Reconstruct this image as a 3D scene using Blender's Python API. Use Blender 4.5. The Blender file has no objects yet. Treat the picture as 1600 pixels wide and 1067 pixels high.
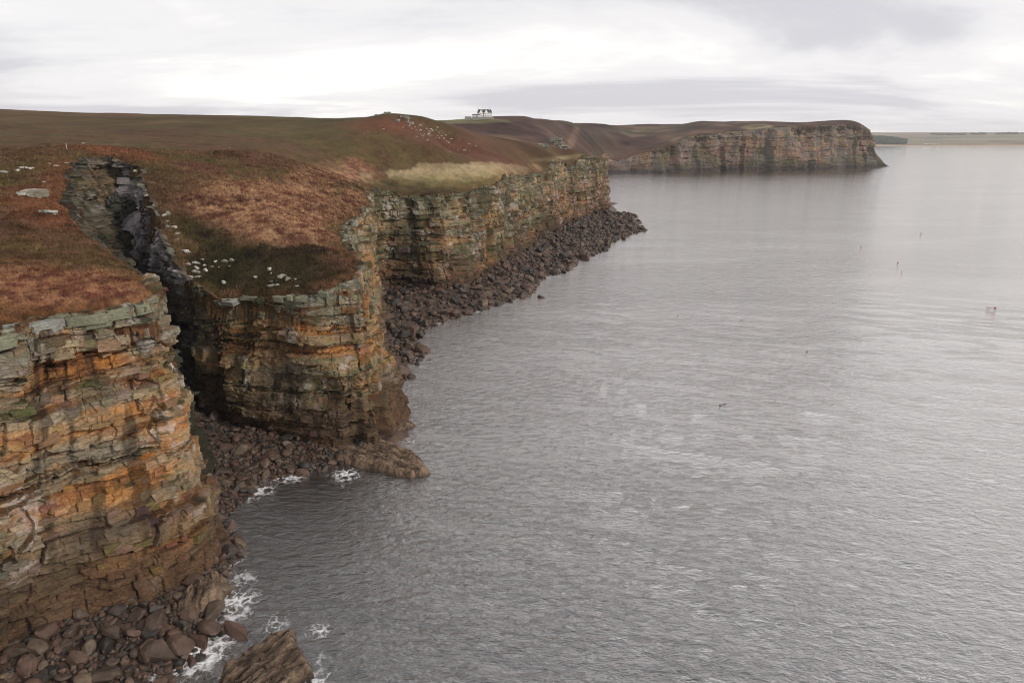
import bpy, math, random, time
import numpy as np
T0 = time.time()
R = math.radians
scene = bpy.context.scene
COL = scene.collection
# ------------------------------------------------------------------ camera
H = 75.0
FPX = 1067.0                      # focal length in pixels of a 1600 wide picture
PITCH = math.atan((533.5 - 213) / FPX)
cam = bpy.data.cameras.new('camera')
cam.sensor_width = 36.0
cam.lens = 36.0 * FPX / 1600.0
cam.clip_start = 0.5
cam.clip_end = 40000
cob = bpy.data.objects.new('camera', cam)
COL.objects.link(cob)
cob.location = (0, 0, H)
cob.rotation_euler = (R(90) - PITCH, 0, 0)
scene.camera = cob
# ------------------------------------------------------------------ sky, sun, exposure
SUN_EL, SUN_AZ = 31.0, 120.0       # azimuth measured from the view direction (+Y) towards +X
world = bpy.data.worlds.new('World')
scene.world = world
world.use_nodes = True
wn, wl = world.node_tree.nodes, world.node_tree.links
wn.clear()
def N(nodes, typ, **kw):
    n = nodes.new(typ)
    for k, v in kw.items():
        if hasattr(n, k) and k not in n.inputs: setattr(n, k, v)
        else: n.inputs[k].default_value = v
    return n
out = N(wn, 'ShaderNodeOutputWorld')
bg = N(wn, 'ShaderNodeBackground')
bg.inputs['Strength'].default_value = 1.06
wl.new(bg.outputs[0], out.inputs[0])
sky = N(wn, 'ShaderNodeTexSky')
sky.sky_type = 'NISHITA'
sky.sun_disc = False
sky.sun_elevation = R(SUN_EL)
sky.sun_rotation = R(SUN_AZ)
skys = N(wn, 'ShaderNodeVectorMath', operation='SCALE'); skys.inputs['Scale'].default_value = 0.07
wl.new(sky.outputs[0], skys.inputs[0])
tc = N(wn, 'ShaderNodeTexCoord')
sep = N(wn, 'ShaderNodeSeparateXYZ'); wl.new(tc.outputs['Generated'], sep.inputs[0])
def M(op, a, b=None, c=None, clamp=False, nodes=wn, links=wl):
    n = nodes.new('ShaderNodeMath'); n.operation = op; n.use_clamp = clamp
    for i, v in enumerate((a, b, c)):
        if v is None: continue
        if isinstance(v, (int, float)): n.inputs[i].default_value = v
        else: links.new(v, n.inputs[i])
    return n.outputs[0]
dz = M('ADD', M('MAXIMUM', sep.outputs[2], 0.0), 0.10)
cx_ = M('DIVIDE', sep.outputs[0], dz); cy_ = M('DIVIDE', sep.outputs[1], dz)
comb = N(wn, 'ShaderNodeCombineXYZ')
wl.new(M('MULTIPLY', cx_, 0.42), comb.inputs[0]); wl.new(M('MULTIPLY', cy_, 0.62), comb.inputs[1])
def wnoise(scale, detail, rough, off, dist=0.0):
    mp = N(wn, 'ShaderNodeMapping'); mp.inputs['Location'].default_value = off
    wl.new(comb.outputs[0], mp.inputs[0])
    n = N(wn, 'ShaderNodeTexNoise'); n.inputs['Scale'].default_value = scale
    n.inputs['Detail'].default_value = detail; n.inputs['Roughness'].default_value = rough
    n.inputs['Distortion'].default_value = dist
    wl.new(mp.outputs[0], n.inputs['Vector'])
    return n.outputs['Fac']
n1 = wnoise(0.62, 9, 0.56, (3.1, 1.7, 0), 0.5)
n2 = wnoise(0.2, 3, 0.5, (7.3, 4.2, 0), 0.4)
cl = M('ADD', M('MULTIPLY', n1, 0.66), M('MULTIPLY', n2, 0.34))
ramp = N(wn, 'ShaderNodeValToRGB')
ramp.color_ramp.interpolation = 'EASE'
el = ramp.color_ramp.elements
el[0].position = 0.40; el[0].color = (0.70, 0.685, 0.725, 1)
el[1].position = 0.59; el[1].color = (1.22, 1.18, 1.12, 1)
e = el.new(0.495); e.color = (0.93, 0.91, 0.915, 1)
wl.new(cl, ramp.inputs[0])
# the overcast thickens towards the zenith
zen = N(wn, 'ShaderNodeMapRange'); zen.inputs[1].default_value = 0.12; zen.inputs[2].default_value = 0.75
zen.inputs[3].default_value = 1.0; zen.inputs[4].default_value = 0.8
wl.new(sep.outputs[2], zen.inputs[0])
zs = N(wn, 'ShaderNodeVectorMath', operation='SCALE')
wl.new(ramp.outputs[0], zs.inputs[0]); wl.new(zen.outputs[0], zs.inputs['Scale'])
mix = N(wn, 'ShaderNodeMix', data_type='RGBA')
mix.inputs[0].default_value = 0.93
wl.new(skys.outputs[0], mix.inputs[6]); wl.new(zs.outputs[0], mix.inputs[7])
wl.new(mix.outputs[2], bg.inputs[0])

sun = bpy.data.lights.new('sun', 'SUN')
sun.energy = 2.7; sun.angle = R(10); sun.color = (1.0, 0.93, 0.85)
so = bpy.data.objects.new('sun', sun); COL.objects.link(so)
so.rotation_euler = (R(90 - SUN_EL), 0, R(180 - SUN_AZ))
vs = scene.view_settings
scene.display_settings.display_device = 'sRGB'
vs.view_transform = 'Standard'; vs.look = 'None'; vs.gamma = 1; vs.use_curve_mapping = False
vs.exposure = 0.0
scene.cycles.volume_bounces = 0
scene.cycles.max_bounces = 6
scene.cycles.filter_width = 1.05

# ------------------------------------------------------------------ numeric helpers
def ray(px, py):
    x = (px - 800) / FPX; y = -(py - 533.5) / FPX
    return (x, math.cos(PITCH) + y * math.sin(PITCH), -math.sin(PITCH) + y * math.cos(PITCH))
def aty(px, py, Y):
    r = ray(px, py); t = Y / r[1]; return (r[0] * t, Y, H + r[2] * t)
def atz(px, py, z=0.0):
    r = ray(px, py); t = (z - H) / r[2]; return (r[0] * t, r[1] * t, z)
def hsh(*a):
    h = np.zeros(np.broadcast(*[np.asarray(v) for v in a]).shape, np.uint32) + np.uint32(2166136261)
    for i, v in enumerate(a):
        v = np.asarray(v).astype(np.int64).astype(np.uint32)
        h = (h ^ (v + np.uint32(0x9e3779b9) + (h << np.uint32(6)) + (h >> np.uint32(2))))
        h = h * np.uint32(2654435761 % 2**32)
        h ^= h >> np.uint32(15)
        h = h * np.uint32(2246822519)
        h ^= h >> np.uint32(13)
    return h.astype(np.float64) / 4294967296.0
def vnoise(x, y, z=0.0, seed=0):
    x = np.asarray(x, float); y = np.asarray(y, float) + 0 * x; z = np.asarray(z, float) + 0 * x
    xi, yi, zi = np.floor(x), np.floor(y), np.floor(z)
    fx, fy, fz = x - xi, y - yi, z - zi
    ux, uy, uz = [f * f * (3 - 2 * f) for f in (fx, fy, fz)]
    r = 0
    flat = not np.any(fz)
    for dx in (0, 1):
        wx = ux if dx else 1 - ux
        for dy in (0, 1):
            wy = uy if dy else 1 - uy
            for dz_ in ((0,) if flat else (0, 1)):
                wz = uz if dz_ else 1 - uz
                r = r + wx * wy * wz * hsh(xi + dx, yi + dy, zi + dz_, seed)
    return r * 2 - 1
def fbm(x, y, z=0.0, seed=0, oct=4, gain=0.5):
    a, r, t = 1.0, 0, 0
    for o in range(oct):
        r = r + a * vnoise(x * 2.03**o, y * 2.03**o, np.asarray(z) * 2.03**o, seed + o * 17)
        t += a; a *= gain
    return r / t
def sstep(a, b, x):
    t = np.clip((x - a) / (b - a), 0, 1); return t * t * (3 - 2 * t)
def lerp(a, b, t): return a + (b - a) * t
def gsm(a, sig):                                     # gaussian smoothing along axis 0, ends held
    if sig <= 0: return a
    n = int(math.ceil(sig * 3)); k = np.exp(-0.5 * (np.arange(-n, n + 1) / sig)**2); k /= k.sum()
    p = np.concatenate([np.repeat(a[:1], n, 0), a, np.repeat(a[-1:], n, 0)])
    return np.stack([np.convolve(p[:, i], k, 'valid') for i in range(a.shape[1])], 1)
def tps_fit(P, v, reg=0.0):
    n = len(P); d = np.linalg.norm(P[:, None] - P[None], axis=2)
    K = -np.sqrt(d * d + 4e-4) + reg * np.eye(n)
    A = np.zeros((n + 3, n + 3)); A[:n, :n] = K; A[:n, n] = 1; A[:n, n + 1:] = P
    A[n:, :n] = A[:n, n:].T
    w = np.linalg.solve(A, np.concatenate([v, [0, 0, 0]])); return P, w
def tps_eval(f, Q):
    P, w = f; out = np.zeros(len(Q))
    for i in range(0, len(Q), 40000):
        q = Q[i:i + 40000]
        d2 = ((q[:, None] - P[None])**2).sum(2)
        out[i:i + 40000] = (-np.sqrt(d2 + 4e-4)) @ w[:len(P)] + w[len(P)] + q @ w[len(P) + 1:]
    return out
def mesh_from(name, V, F, mat, col=None, smooth=False, parent=None):
    """V (n,3) array, F (m,3|4) array -> one linked mesh object"""
    V = np.asarray(V, np.float32); F = np.asarray(F, np.int32)
    me = bpy.data.meshes.new(name)
    me.vertices.add(len(V)); me.vertices.foreach_set('co', V.ravel())
    k = F.shape[1]
    me.loops.add(F.size); me.loops.foreach_set('vertex_index', F.ravel())
    me.polygons.add(len(F)); me.polygons.foreach_set('loop_start', np.arange(0, F.size, k, dtype=np.int32))
    me.polygons.foreach_set('use_smooth', np.full(len(F), smooth, bool))
    me.update(calc_edges=True)
    if col is not None:
        a = me.color_attributes.new('Col', 'FLOAT_COLOR', 'POINT')
        c = np.ones((len(V), 4), np.float32); c[:, :3] = np.clip(col, 0, 1)
        a.data.foreach_set('color', c.ravel())
    me.materials.append(mat)
    ob = bpy.data.objects.new(name, me); COL.objects.link(ob)
    if parent is not None: ob.parent = parent
    return ob
def grid_faces(nu, nv):
    i = np.arange(nu - 1)[:, None] * nv + np.arange(nv - 1)[None]
    return np.stack([i, i + nv, i + nv + 1, i + 1], -1).reshape(-1, 4)
def tag(o, label=None, cat=None, group=None, kind=None):
    if label: o['label'] = label
    if cat: o['category'] = cat
    if group: o['group'] = group
    if kind: o['kind'] = kind
    return o
def empty(name, loc=(0, 0, 0), rz=0):
    o = bpy.data.objects.new(name, None); COL.objects.link(o)
    o.location = loc; o.rotation_euler = (0, 0, rz); return o

# ------------------------------------------------------------------ materials
def new_mat(name):
    m = bpy.data.materials.new(name); m.use_nodes = True
    nt = m.node_tree; b = nt.nodes['Principled BSDF']
    return m, nt.nodes, nt.links, b
def tex_noise(nodes, links, coord, scale, detail=5, rough=0.6, dist=0.0, scl=None):
    if scl:
        mp = nodes.new('ShaderNodeMapping'); mp.inputs['Scale'].default_value = scl
        links.new(coord, mp.inputs[0]); coord = mp.outputs[0]
    n = nodes.new('ShaderNodeTexNoise'); n.inputs['Scale'].default_value = scale
    n.inputs['Detail'].default_value = detail; n.inputs['Roughness'].default_value = rough
    n.inputs['Distortion'].default_value = dist
    links.new(coord, n.inputs['Vector']); return n.outputs['Fac']
def attr_mat(name, fine=2.5, contrast=0.6, bump=0.5, bdist=0.15, rough=0.9, strata=False, spec=0.25, big=0.25):
    m, nd, lk, b = new_mat(name)
    at = nd.new('ShaderNodeAttribute'); at.attribute_name = 'Col'
    geo = nd.new('ShaderNodeNewGeometry'); pos = geo.outputs['Position']
    na = tex_noise(nd, lk, pos, fine, 8, 0.7, 0.0, (1, 1, 2.2) if strata else None)
    nb = tex_noise(nd, lk, pos, big, 5, 0.6)
    f = M('ADD', M('MULTIPLY', na, 0.7, None, False, nd, lk), M('MULTIPLY', nb, 0.3, None, False, nd, lk), None, False, nd, lk)
    g = M('MULTIPLY_ADD', M('SUBTRACT', f, 0.5, None, False, nd, lk), contrast * 4, 1.0, False, nd, lk)
    g = M('MAXIMUM', g, 0.25, None, False, nd, lk)
    v = nd.new('ShaderNodeVectorMath'); v.operation = 'SCALE'
    lk.new(at.outputs['Color'], v.inputs[0]); lk.new(g, v.inputs['Scale'])
    lk.new(v.outputs[0], b.inputs['Base Color'])
    hgt = na
    if strata:
        ns = tex_noise(nd, lk, pos, 1.0, 7, 0.65, 0.4, (0.35, 0.35, 5.0))
        vo = nd.new('ShaderNodeTexVoronoi'); vo.feature = 'DISTANCE_TO_EDGE'; vo.inputs['Scale'].default_value = 1.0
        mp = nd.new('ShaderNodeMapping'); mp.inputs['Scale'].default_value = (0.8, 0.8, 1.5); lk.new(pos, mp.inputs[0]); lk.new(mp.outputs[0], vo.inputs['Vector'])
        crack = M('MULTIPLY', M('MINIMUM', vo.outputs['Distance'], 0.06, None, False, nd, lk), 8.0, None, False, nd, lk)
        hgt = M('ADD', M('ADD', na, M('MULTIPLY', ns, 1.2, None, False, nd, lk), None, False, nd, lk), crack, None, False, nd, lk)
    bp = nd.new('ShaderNodeBump'); bp.inputs['Strength'].default_value = bump; bp.inputs['Distance'].default_value = bdist
    lk.new(hgt, bp.inputs['Height']); lk.new(bp.outputs[0], b.inputs['Normal'])
    b.inputs['Roughness'].default_value = rough
    b.inputs['Specular IOR Level'].default_value = spec
    return m
M_ROCK = attr_mat('rock', 1.6, 0.75, 0.8, 0.22, 0.88, True)
M_ROCKF = attr_mat('far_rock', 0.35, 0.7, 0.6, 0.8, 0.9, True, 0.2, 0.05)
M_TURF = attr_mat('moorland_turf', 1.1, 0.5, 0.9, 0.35, 0.95, False, 0.1, 0.09)
M_BOULD = attr_mat('boulder_rock', 1.3, 0.6, 0.6, 0.12, 0.62, False, 0.4)
M_BEACH = attr_mat('beach_shingle', 1.8, 0.9, 1.0, 0.3, 0.6, False, 0.4)
M_FAR = attr_mat('far_land', 0.01, 0.3, 0.0, 0.1, 0.95, False, 0.1, 0.002)
def plain(name, col, rough=0.7, nz=0.15, sc=3.0, spec=0.3):
    m, nd, lk, b = new_mat(name)
    geo = nd.new('ShaderNodeNewGeometry')
    n = tex_noise(nd, lk, geo.outputs['Position'], sc, 5, 0.6)
    g = M('MULTIPLY_ADD', M('SUBTRACT', n, 0.5, None, False, nd, lk), nz * 4, 1.0, False, nd, lk)
    v = nd.new('ShaderNodeVectorMath'); v.operation = 'SCALE'; v.inputs[0].default_value = col
    lk.new(g, v.inputs['Scale']); lk.new(v.outputs[0], b.inputs['Base Color'])
    b.inputs['Roughness'].default_value = rough; b.inputs['Specular IOR Level'].default_value = spec
    return m

# ------------------------------------------------------------------ the coast path: (top point, foot point), sea on its right
def TB(t, b): return (t, b)
cols = []
def add(t, b): cols.append((np.array(t, float), np.array(b, float))); return len(cols) - 1
# near cliff, from beyond the left edge of view
add((-150, -30, 50), (-143, -35, 0))
add((-122, 22, 49), (-113, 18, 0))
add((-96, 66, 48), (-88, 62, 0))
add(aty(0, 512, 97), (-75.5, 80, 1.5))
add(aty(60, 495, 102), (-67, 88.5, 1.5))
add(aty(155, 480, 108), (-58, 93.0, 1.5))
add(aty(225, 470, 111), (-55.5, 96.5, 1))
iA = add(aty(254, 467, 114), (-52.5, 104, 0.5))
add(aty(250, 446, 121), (-54.5, 114, 1))
iA2 = add(aty(240, 430, 130), (-62, 126, 1.5))
# west wall of the gully
add(aty(205, 408, 140), (-72, 146, 3))
add(aty(170, 385, 150), (-85, 163, 6))
add(aty(140, 358, 163), (-96, 176, 12))
add(aty(108, 318, 182), (-108, 192, 16))
add(aty(112, 272, 212), (-120.5, 214, 34))
add(aty(126, 248, 244), (-134, 238, 54))
iH = add(aty(178, 243, 262), (-139, 250, 58))
add(aty(212, 262, 240), (-130, 232, 54))
add(aty(222, 292, 215), (-115.5, 211, 30))
add(aty(236, 342, 192), (-103, 190, 20))
add(aty(266, 400, 170), (-92, 178, 6))
iB = add(aty(292, 436, 163), (-86, 173, 3))
# middle buttress
add(aty(335, 463, 160), (-76, 166.5, 2))
add(aty(393, 464, 158), (-66, 162, 2))
add(aty(459, 459, 156), (-53, 155.5, 1.5))
add(aty(520, 449, 156), (-44, 154, 1))
add(aty(556, 434, 161), (-33, 156, 0.5))
add(aty(566, 405, 178), (-26.5, 164, 0))
add(aty(545, 380, 196), (-32, 186, 0))
add(aty(540, 350, 222), (-41, 222, 0.5))
add(aty(562, 333, 248), (-47, 248, 1))
iBc = add(aty(578, 322, 266), (-52, 268, 2))
add(aty(576, 305, 292), (-62, 294, 4))
iC = add(aty(575, 291, 328), (-68, 325, 5))
# long cliff wall
add(aty(610, 299, 338), (-60, 335, 5))
add(aty(645, 306, 340), atz(669, 449, 5))
add(aty(687, 304, 342), atz(702, 450, 5))
add(aty(715, 301, 358), atz(725, 442, 6))
add(aty(740, 296, 378), atz(747, 430, 6))
add(aty(779, 286, 415), atz(790, 405, 7))
add(aty(819, 275, 470), atz(828, 385, 7))
add(aty(848, 268, 528), atz(858, 362, 8))
add(aty(895, 258, 610), atz(900, 345, 7))
iT = add(aty(944, 250, 690), atz(946, 331, 5))
add((97, 720, 54), (101, 722, 2))
add((76, 780, 50), (84, 782, 0))
add((80, 900, 44), (90, 898, 0))
add((112, 1100, 38), (124, 1096, 0))
add((152, 1300, 35), (164, 1292, 0))
iD = add((190, 1470, 34), (200, 1455, 0))
# far headland
add(aty(949, 245, 1525), atz(949, 272, 0))
add(aty(1015, 234, 1565), atz(1015, 270, 0))
add(aty(1058, 222, 1590), atz(1062, 269, 0))
add(aty(1072, 214, 1600), atz(1085, 268, 0))
add(aty(1118, 211, 1620), atz(1122, 267, 0))
add(aty(1128, 206, 1660), atz(1132, 266, 0))
add(aty(1165, 204, 1690), atz(1165, 266, 0))
add(aty(1203, 199, 1690), atz(1205, 266, 0))
add(aty(1250, 197, 1730), atz(1250, 265, 0))
add(aty(1300, 196, 1760), atz(1300, 264, 0))
add(aty(1340, 195, 1780), atz(1345, 262.5, 0))
add(aty(1356, 200, 1800), atz(1380, 260.5, 0))
add((905, 1900, 80), (985, 1880, 0))
add((860, 2150, 85), (900, 2160, 0))
iE = add((700, 2700, 70), (740, 2700, 0))
TT = np.array([c[0] for c in cols]); BB = np.array([c[1] for c in cols])
mid = (TT + BB) / 2
sc_ = np.concatenate([[0], np.cumsum(np.linalg.norm(np.diff(mid[:, :2], axis=0), axis=1))])
# master path at one metre, smoothed (less near, more far)
S = np.arange(0, sc_[-1], 1.0)
def resamp(A): return np.stack([np.interp(S, sc_, A[:, i]) for i in range(3)], 1)
Tm = gsm(resamp(TT), 2.2); Bm = gsm(resamp(BB), 2.2)
tg = np.gradient((Tm + Bm)[:, :2] / 2, axis=0); tg = gsm(tg, 4.0); tg /= np.linalg.norm(tg, axis=1)[:, None] + 1e-9
Nm = np.stack([tg[:, 1], -tg[:, 0]], 1)
tgt = np.gradient(Tm[:, :2], axis=0); tgt = gsm(tgt, 2.5); tgt /= np.linalg.norm(tgt, axis=1)[:, None] + 1e-9
NTm = np.stack([tgt[:, 1], -tgt[:, 0]], 1)
# irregular rim in plan: bites and noses
bite = 1.6 * vnoise(S / 9.0, 0 * S, 0, 5) + 0.8 * vnoise(S / 3.7, 0 * S, 0, 6)
far_s = sstep(sc_[iT], sc_[iD], S)
bite = bite * (1 - far_s) + 7.0 * far_s * vnoise(S / 45.0, 0 * S, 0, 8)
Tm[:, :2] += NTm * bite[:, None] * 0.6

# ------------------------------------------------------------------ height of the moor
ctl = []
for t in TT[1:]: ctl.append(tuple(t))
def c(px, py, Y, dz=0): p = aty(px, py, Y); ctl.append((p[0], p[1], p[2] + dz))
ctl += [(-190, 0, 54), (-200, 60, 56), (-150, 90, 54), (-260, 150, 72), (-420, 300, 92)]
for Y, z in ((130, 52.5), (160, 57.5), (200, 63), (260, 69.5), (350, 78), (450, 86)): 
    ctl.append((-0.73 * Y, Y, z))
for p in [(0, 171.5, 600), (100, 174.5, 600), (200, 178, 600), (300, 180, 600), (400, 181.5, 600), (480, 184.5, 620)]: c(*p)
c(0, 190, 800, 0); c(200, 195, 850); c(400, 198, 900); c(-300, 160, 560); 
c(300, 200, 420); c(420, 205, 420); c(200, 205, 380); c(90, 215, 310); c(300, 230, 310); c(420, 235, 320); c(260, 250, 265)
c(330, 300, 222); c(400, 330, 205); c(470, 300, 250); c(460, 370, 186); c(380, 385, 178); c(330, 345, 195); c(520, 280, 300)
c(420, 435, 165); c(350, 435, 168); c(490, 420, 168)
# knoll
c(600, 178.5, 470); c(640, 183, 475); c(570, 186, 470); c(680, 196, 480); c(720, 210, 490); c(760, 222, 500); c(530, 187, 560)
c(600, 205, 420); c(680, 225, 420); c(560, 230, 380); c(620, 192, 620, -10); c(560, 195, 640, -2)
c(620, 262, 372); c(700, 260, 395); c(780, 258, 440); c(800, 234, 520); c(860, 240, 570); c(900, 237, 640); c(840, 227, 610)
c(700, 232, 470); c(925, 244, 660)
c(790, 228, 760, 0); c(700, 222, 760, 0); c(860, 232, 800, 0); c(600, 215, 800)
# the hill with the house
c(560, 200, 900); c(650, 191, 1000); c(700, 189, 1050); c(745, 186.5, 1050); c(770, 186, 1050); c(800, 185.5, 1100); c(830, 184.5, 1200); c(870, 190.5, 1380)
c(900, 194, 1500); c(950, 196, 1800); c(700, 215, 900); c(800, 213, 930); c(870, 215, 1080); c(900, 222, 1250)
c(940, 232, 1500); c(1000, 222, 1650); c(940, 215, 1620); c(990, 208, 1780); c(870, 228, 950); c(830, 200, 1050)
c(700, 195, 1250); c(830, 192, 1500); c(950, 198, 2100, 0); c(560, 186, 1200, 0); c(900, 197, 1700)
c(1012, 194, 2000); c(1040, 208, 1720); c(1060, 196, 1950); c(1090, 190, 1900); c(1195, 190, 1930); c(1300, 192, 1890); c(1335, 193.5, 1860)
c(1100, 199, 1740); c(1150, 197, 1790); c(1195, 193, 2400); c(1012, 197, 2300); c(800, 195, 2000)
ctl += [(-900, 500, 100), (-900, 1200, 90), (-600, 2200, 90), (0, 2800, 90), (600, 2700, 80)]
ctl = np.array(ctl)
def pol(x, y): return np.stack([np.arctan2(x, y + 60) * 1.6, np.log(np.hypot(x, y + 60))], 1)
TF = tps_fit(pol(ctl[:, 0], ctl[:, 1]), ctl[:, 2], 0.0006)
def turf_base(x, y): return tps_eval(TF, pol(x, y))

# ------------------------------------------------------------------ rock beds
rng = np.random.RandomState(11)
th = []
z_ = -12.0
while z_ < 130:
    t = rng.choice([0.3, 0.55, 1.0, 1.9, 3.1, 4.2], p=[.2, .2, .2, .18, .14, .08]) * rng.uniform(.75, 1.25)
    th.append(t); z_ += t
ZB = np.concatenate([[-12.0], -12.0 + np.cumsum(th)])
NL = len(th)
L_rec = rng.uniform(-1, 1, NL)                       # proud (+) or soft (-) bed
thin = np.array(th) < 0.7
L_rec[thin] = -np.abs(L_rec[thin]) - 0.2
L_sp = np.array(th) * rng.uniform(0.9, 2.2, NL) + 1.2
L_off = rng.uniform(0, 50, NL)
def worley(x, y, seed):
    xi, yi = np.floor(x), np.floor(y); f1 = np.full(x.shape, 9.0); f2 = f1.copy(); cid = np.zeros(x.shape); vx = np.zeros(x.shape); vy = np.zeros(x.shape)
    for dx in (-1, 0, 1):
        for dy in (-1, 0, 1):
            cx, cy = xi + dx, yi + dy; h1 = hsh(cx, cy, seed); h2 = hsh(cx, cy, seed + 1)
            ax, ay = x - cx - .5 - .8 * (h1 - .5), y - cy - .5 - .8 * (h2 - .5); d = np.maximum(np.abs(ax), np.abs(ay)) * .6 + .4 * np.hypot(ax, ay)
            n = d < f1; f2 = np.where(n, f1, np.minimum(f2, d)); vx = np.where(n, ax, vx); vy = np.where(n, ay, vy); cid = np.where(n, hsh(cx, cy, seed + 2), cid); f1 = np.where(n, d, f1)
    return cid, f2 - f1, vx, vy
def beds(s, z, scale=1.0):
    """returns outward offset and block data of the cliff at arc length s and height z"""
    ss = s / scale + 0.5 * vnoise(s / 3.1, z / 1.7, 0, 33)
    fz = np.floor(s / (13.0 * scale) + 0.9 * vnoise(s / 19.0, z / 40.0, 0, 34) + 0.12 * vnoise(s / 5, z / 3.0, 0, 35))   # small faults
    zz = z / scale + 1.3 * vnoise(s / 33.0, z / 40.0, 0, 31) + 0.3 * vnoise(s / 3.3, z / 2.4, 0, 32) + 1.3 * (hsh(fz, 36) - .5)
    k = np.clip(np.searchsorted(ZB, zz) - 1, 0, NL - 1)
    sp = L_sp[k]; u = ss / sp + L_off[k] + fz * .37
    j = np.floor(u); fu = u - j
    b0 = 0.6 * hsh(j, k, 1); b1 = 1 + 0.6 * hsh(j + 1, k, 1)
    lo = fu < b0
    j2 = np.where(lo, j - 1, j)
    bl = np.where(lo, -1 + 0.6 * hsh(j2, k, 1), b0); br = np.where(lo, b0, b1)
    dj = np.minimum(fu - bl, br - fu) * sp
    db = np.minimum(zz - ZB[k], ZB[k + 1] - zz)
    r1 = hsh(j2, k, 2); r2 = hsh(j2, k, 3)
    zone = sstep(-.35, .45, vnoise(s / 11.0 / scale, z / 8.0 / scale, 0, 41))      # how broken the rock is
    bed = L_rec[k] * (0.7 + 0.6 * vnoise(ss / 9.0, k * 3.7, 0, 42))
    blk = (r1 - 0.5) * (0.35 + 0.7 * zone) + np.where(r2 > 0.92, -1.3, 0) * zone + np.where(r2 < 0.07, 0.8, 0)
    js = sstep(.45, 1.0, hsh(j2, k, 5))                                            # many joints are closed
    crack = np.maximum((1 - np.clip(dj / 0.2, 0, 1)) * js, (1 - np.clip(db / 0.14, 0, 1)) * (0.3 + 0.7 * hsh(k, 12)))
    off = 0.85 * bed + 0.85 * blk - 0.4 * crack**1.5
    z2 = zz + .8 * vnoise(ss / 16, zz / 9, 0, 39) + (hsh(fz, 40) - .5) * 2.0; m2 = np.floor(z2 / 3.7 + .55 * vnoise(z2 / 2.9, 0 * z2, 0, 50)); 
    off = off + 1.5 * (hsh(m2, 52) - .5) * (.6 + .8 * hsh(m2, fz, 53)) + .9 * (hsh(fz, m2, 54) - .5)
    cid, ce, vx, vy = worley(ss / 1.9 + .35 * vnoise(ss, zz * 2, 0, 37), zz / 0.95 + .2 * vnoise(ss * .7, zz, 0, 38), 43)
    c2, ce2, vx2, vy2 = worley(ss / .75, zz / .42, 46)
    off = off + (cid - .5) * 0.5 * (.35 + zone) + 0.30 * vx * (hsh((cid * 999).astype(int), 3) - .5) * 2 - 0.22 * (1 - np.clip(ce / .09, 0, 1)) * (cid > .45)
    off = off + (c2 - .5) * 0.16 * zone - 0.10 * (1 - np.clip(ce2 / .12, 0, 1)) * (c2 > .5)
    off = off + (hsh(j2, k, 8) - 0.5) * 0.7 * (fu - (bl + br) / 2) * np.minimum(sp, 3)
    crack = np.maximum(crack, .6 * (1 - np.clip(ce / .08, 0, 1)) * (cid > .45))
    return off * scale, bed, .5 * r1 + .5 * cid, r2, crack, k, j2, zone
def big_shape(s, z):
    a = 2.2 * fbm(s / 17.0, z / 45.0, 0, 51, 3) + 1.3 * vnoise(s / 6.5, z / 14.0, 0, 55)
    g = vnoise(s / 8.0, z / 60.0, 0, 57)             # vertical gullies
    a = a - 2.2 * sstep(0.5, 0.85, np.abs(g))
    return a
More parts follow.
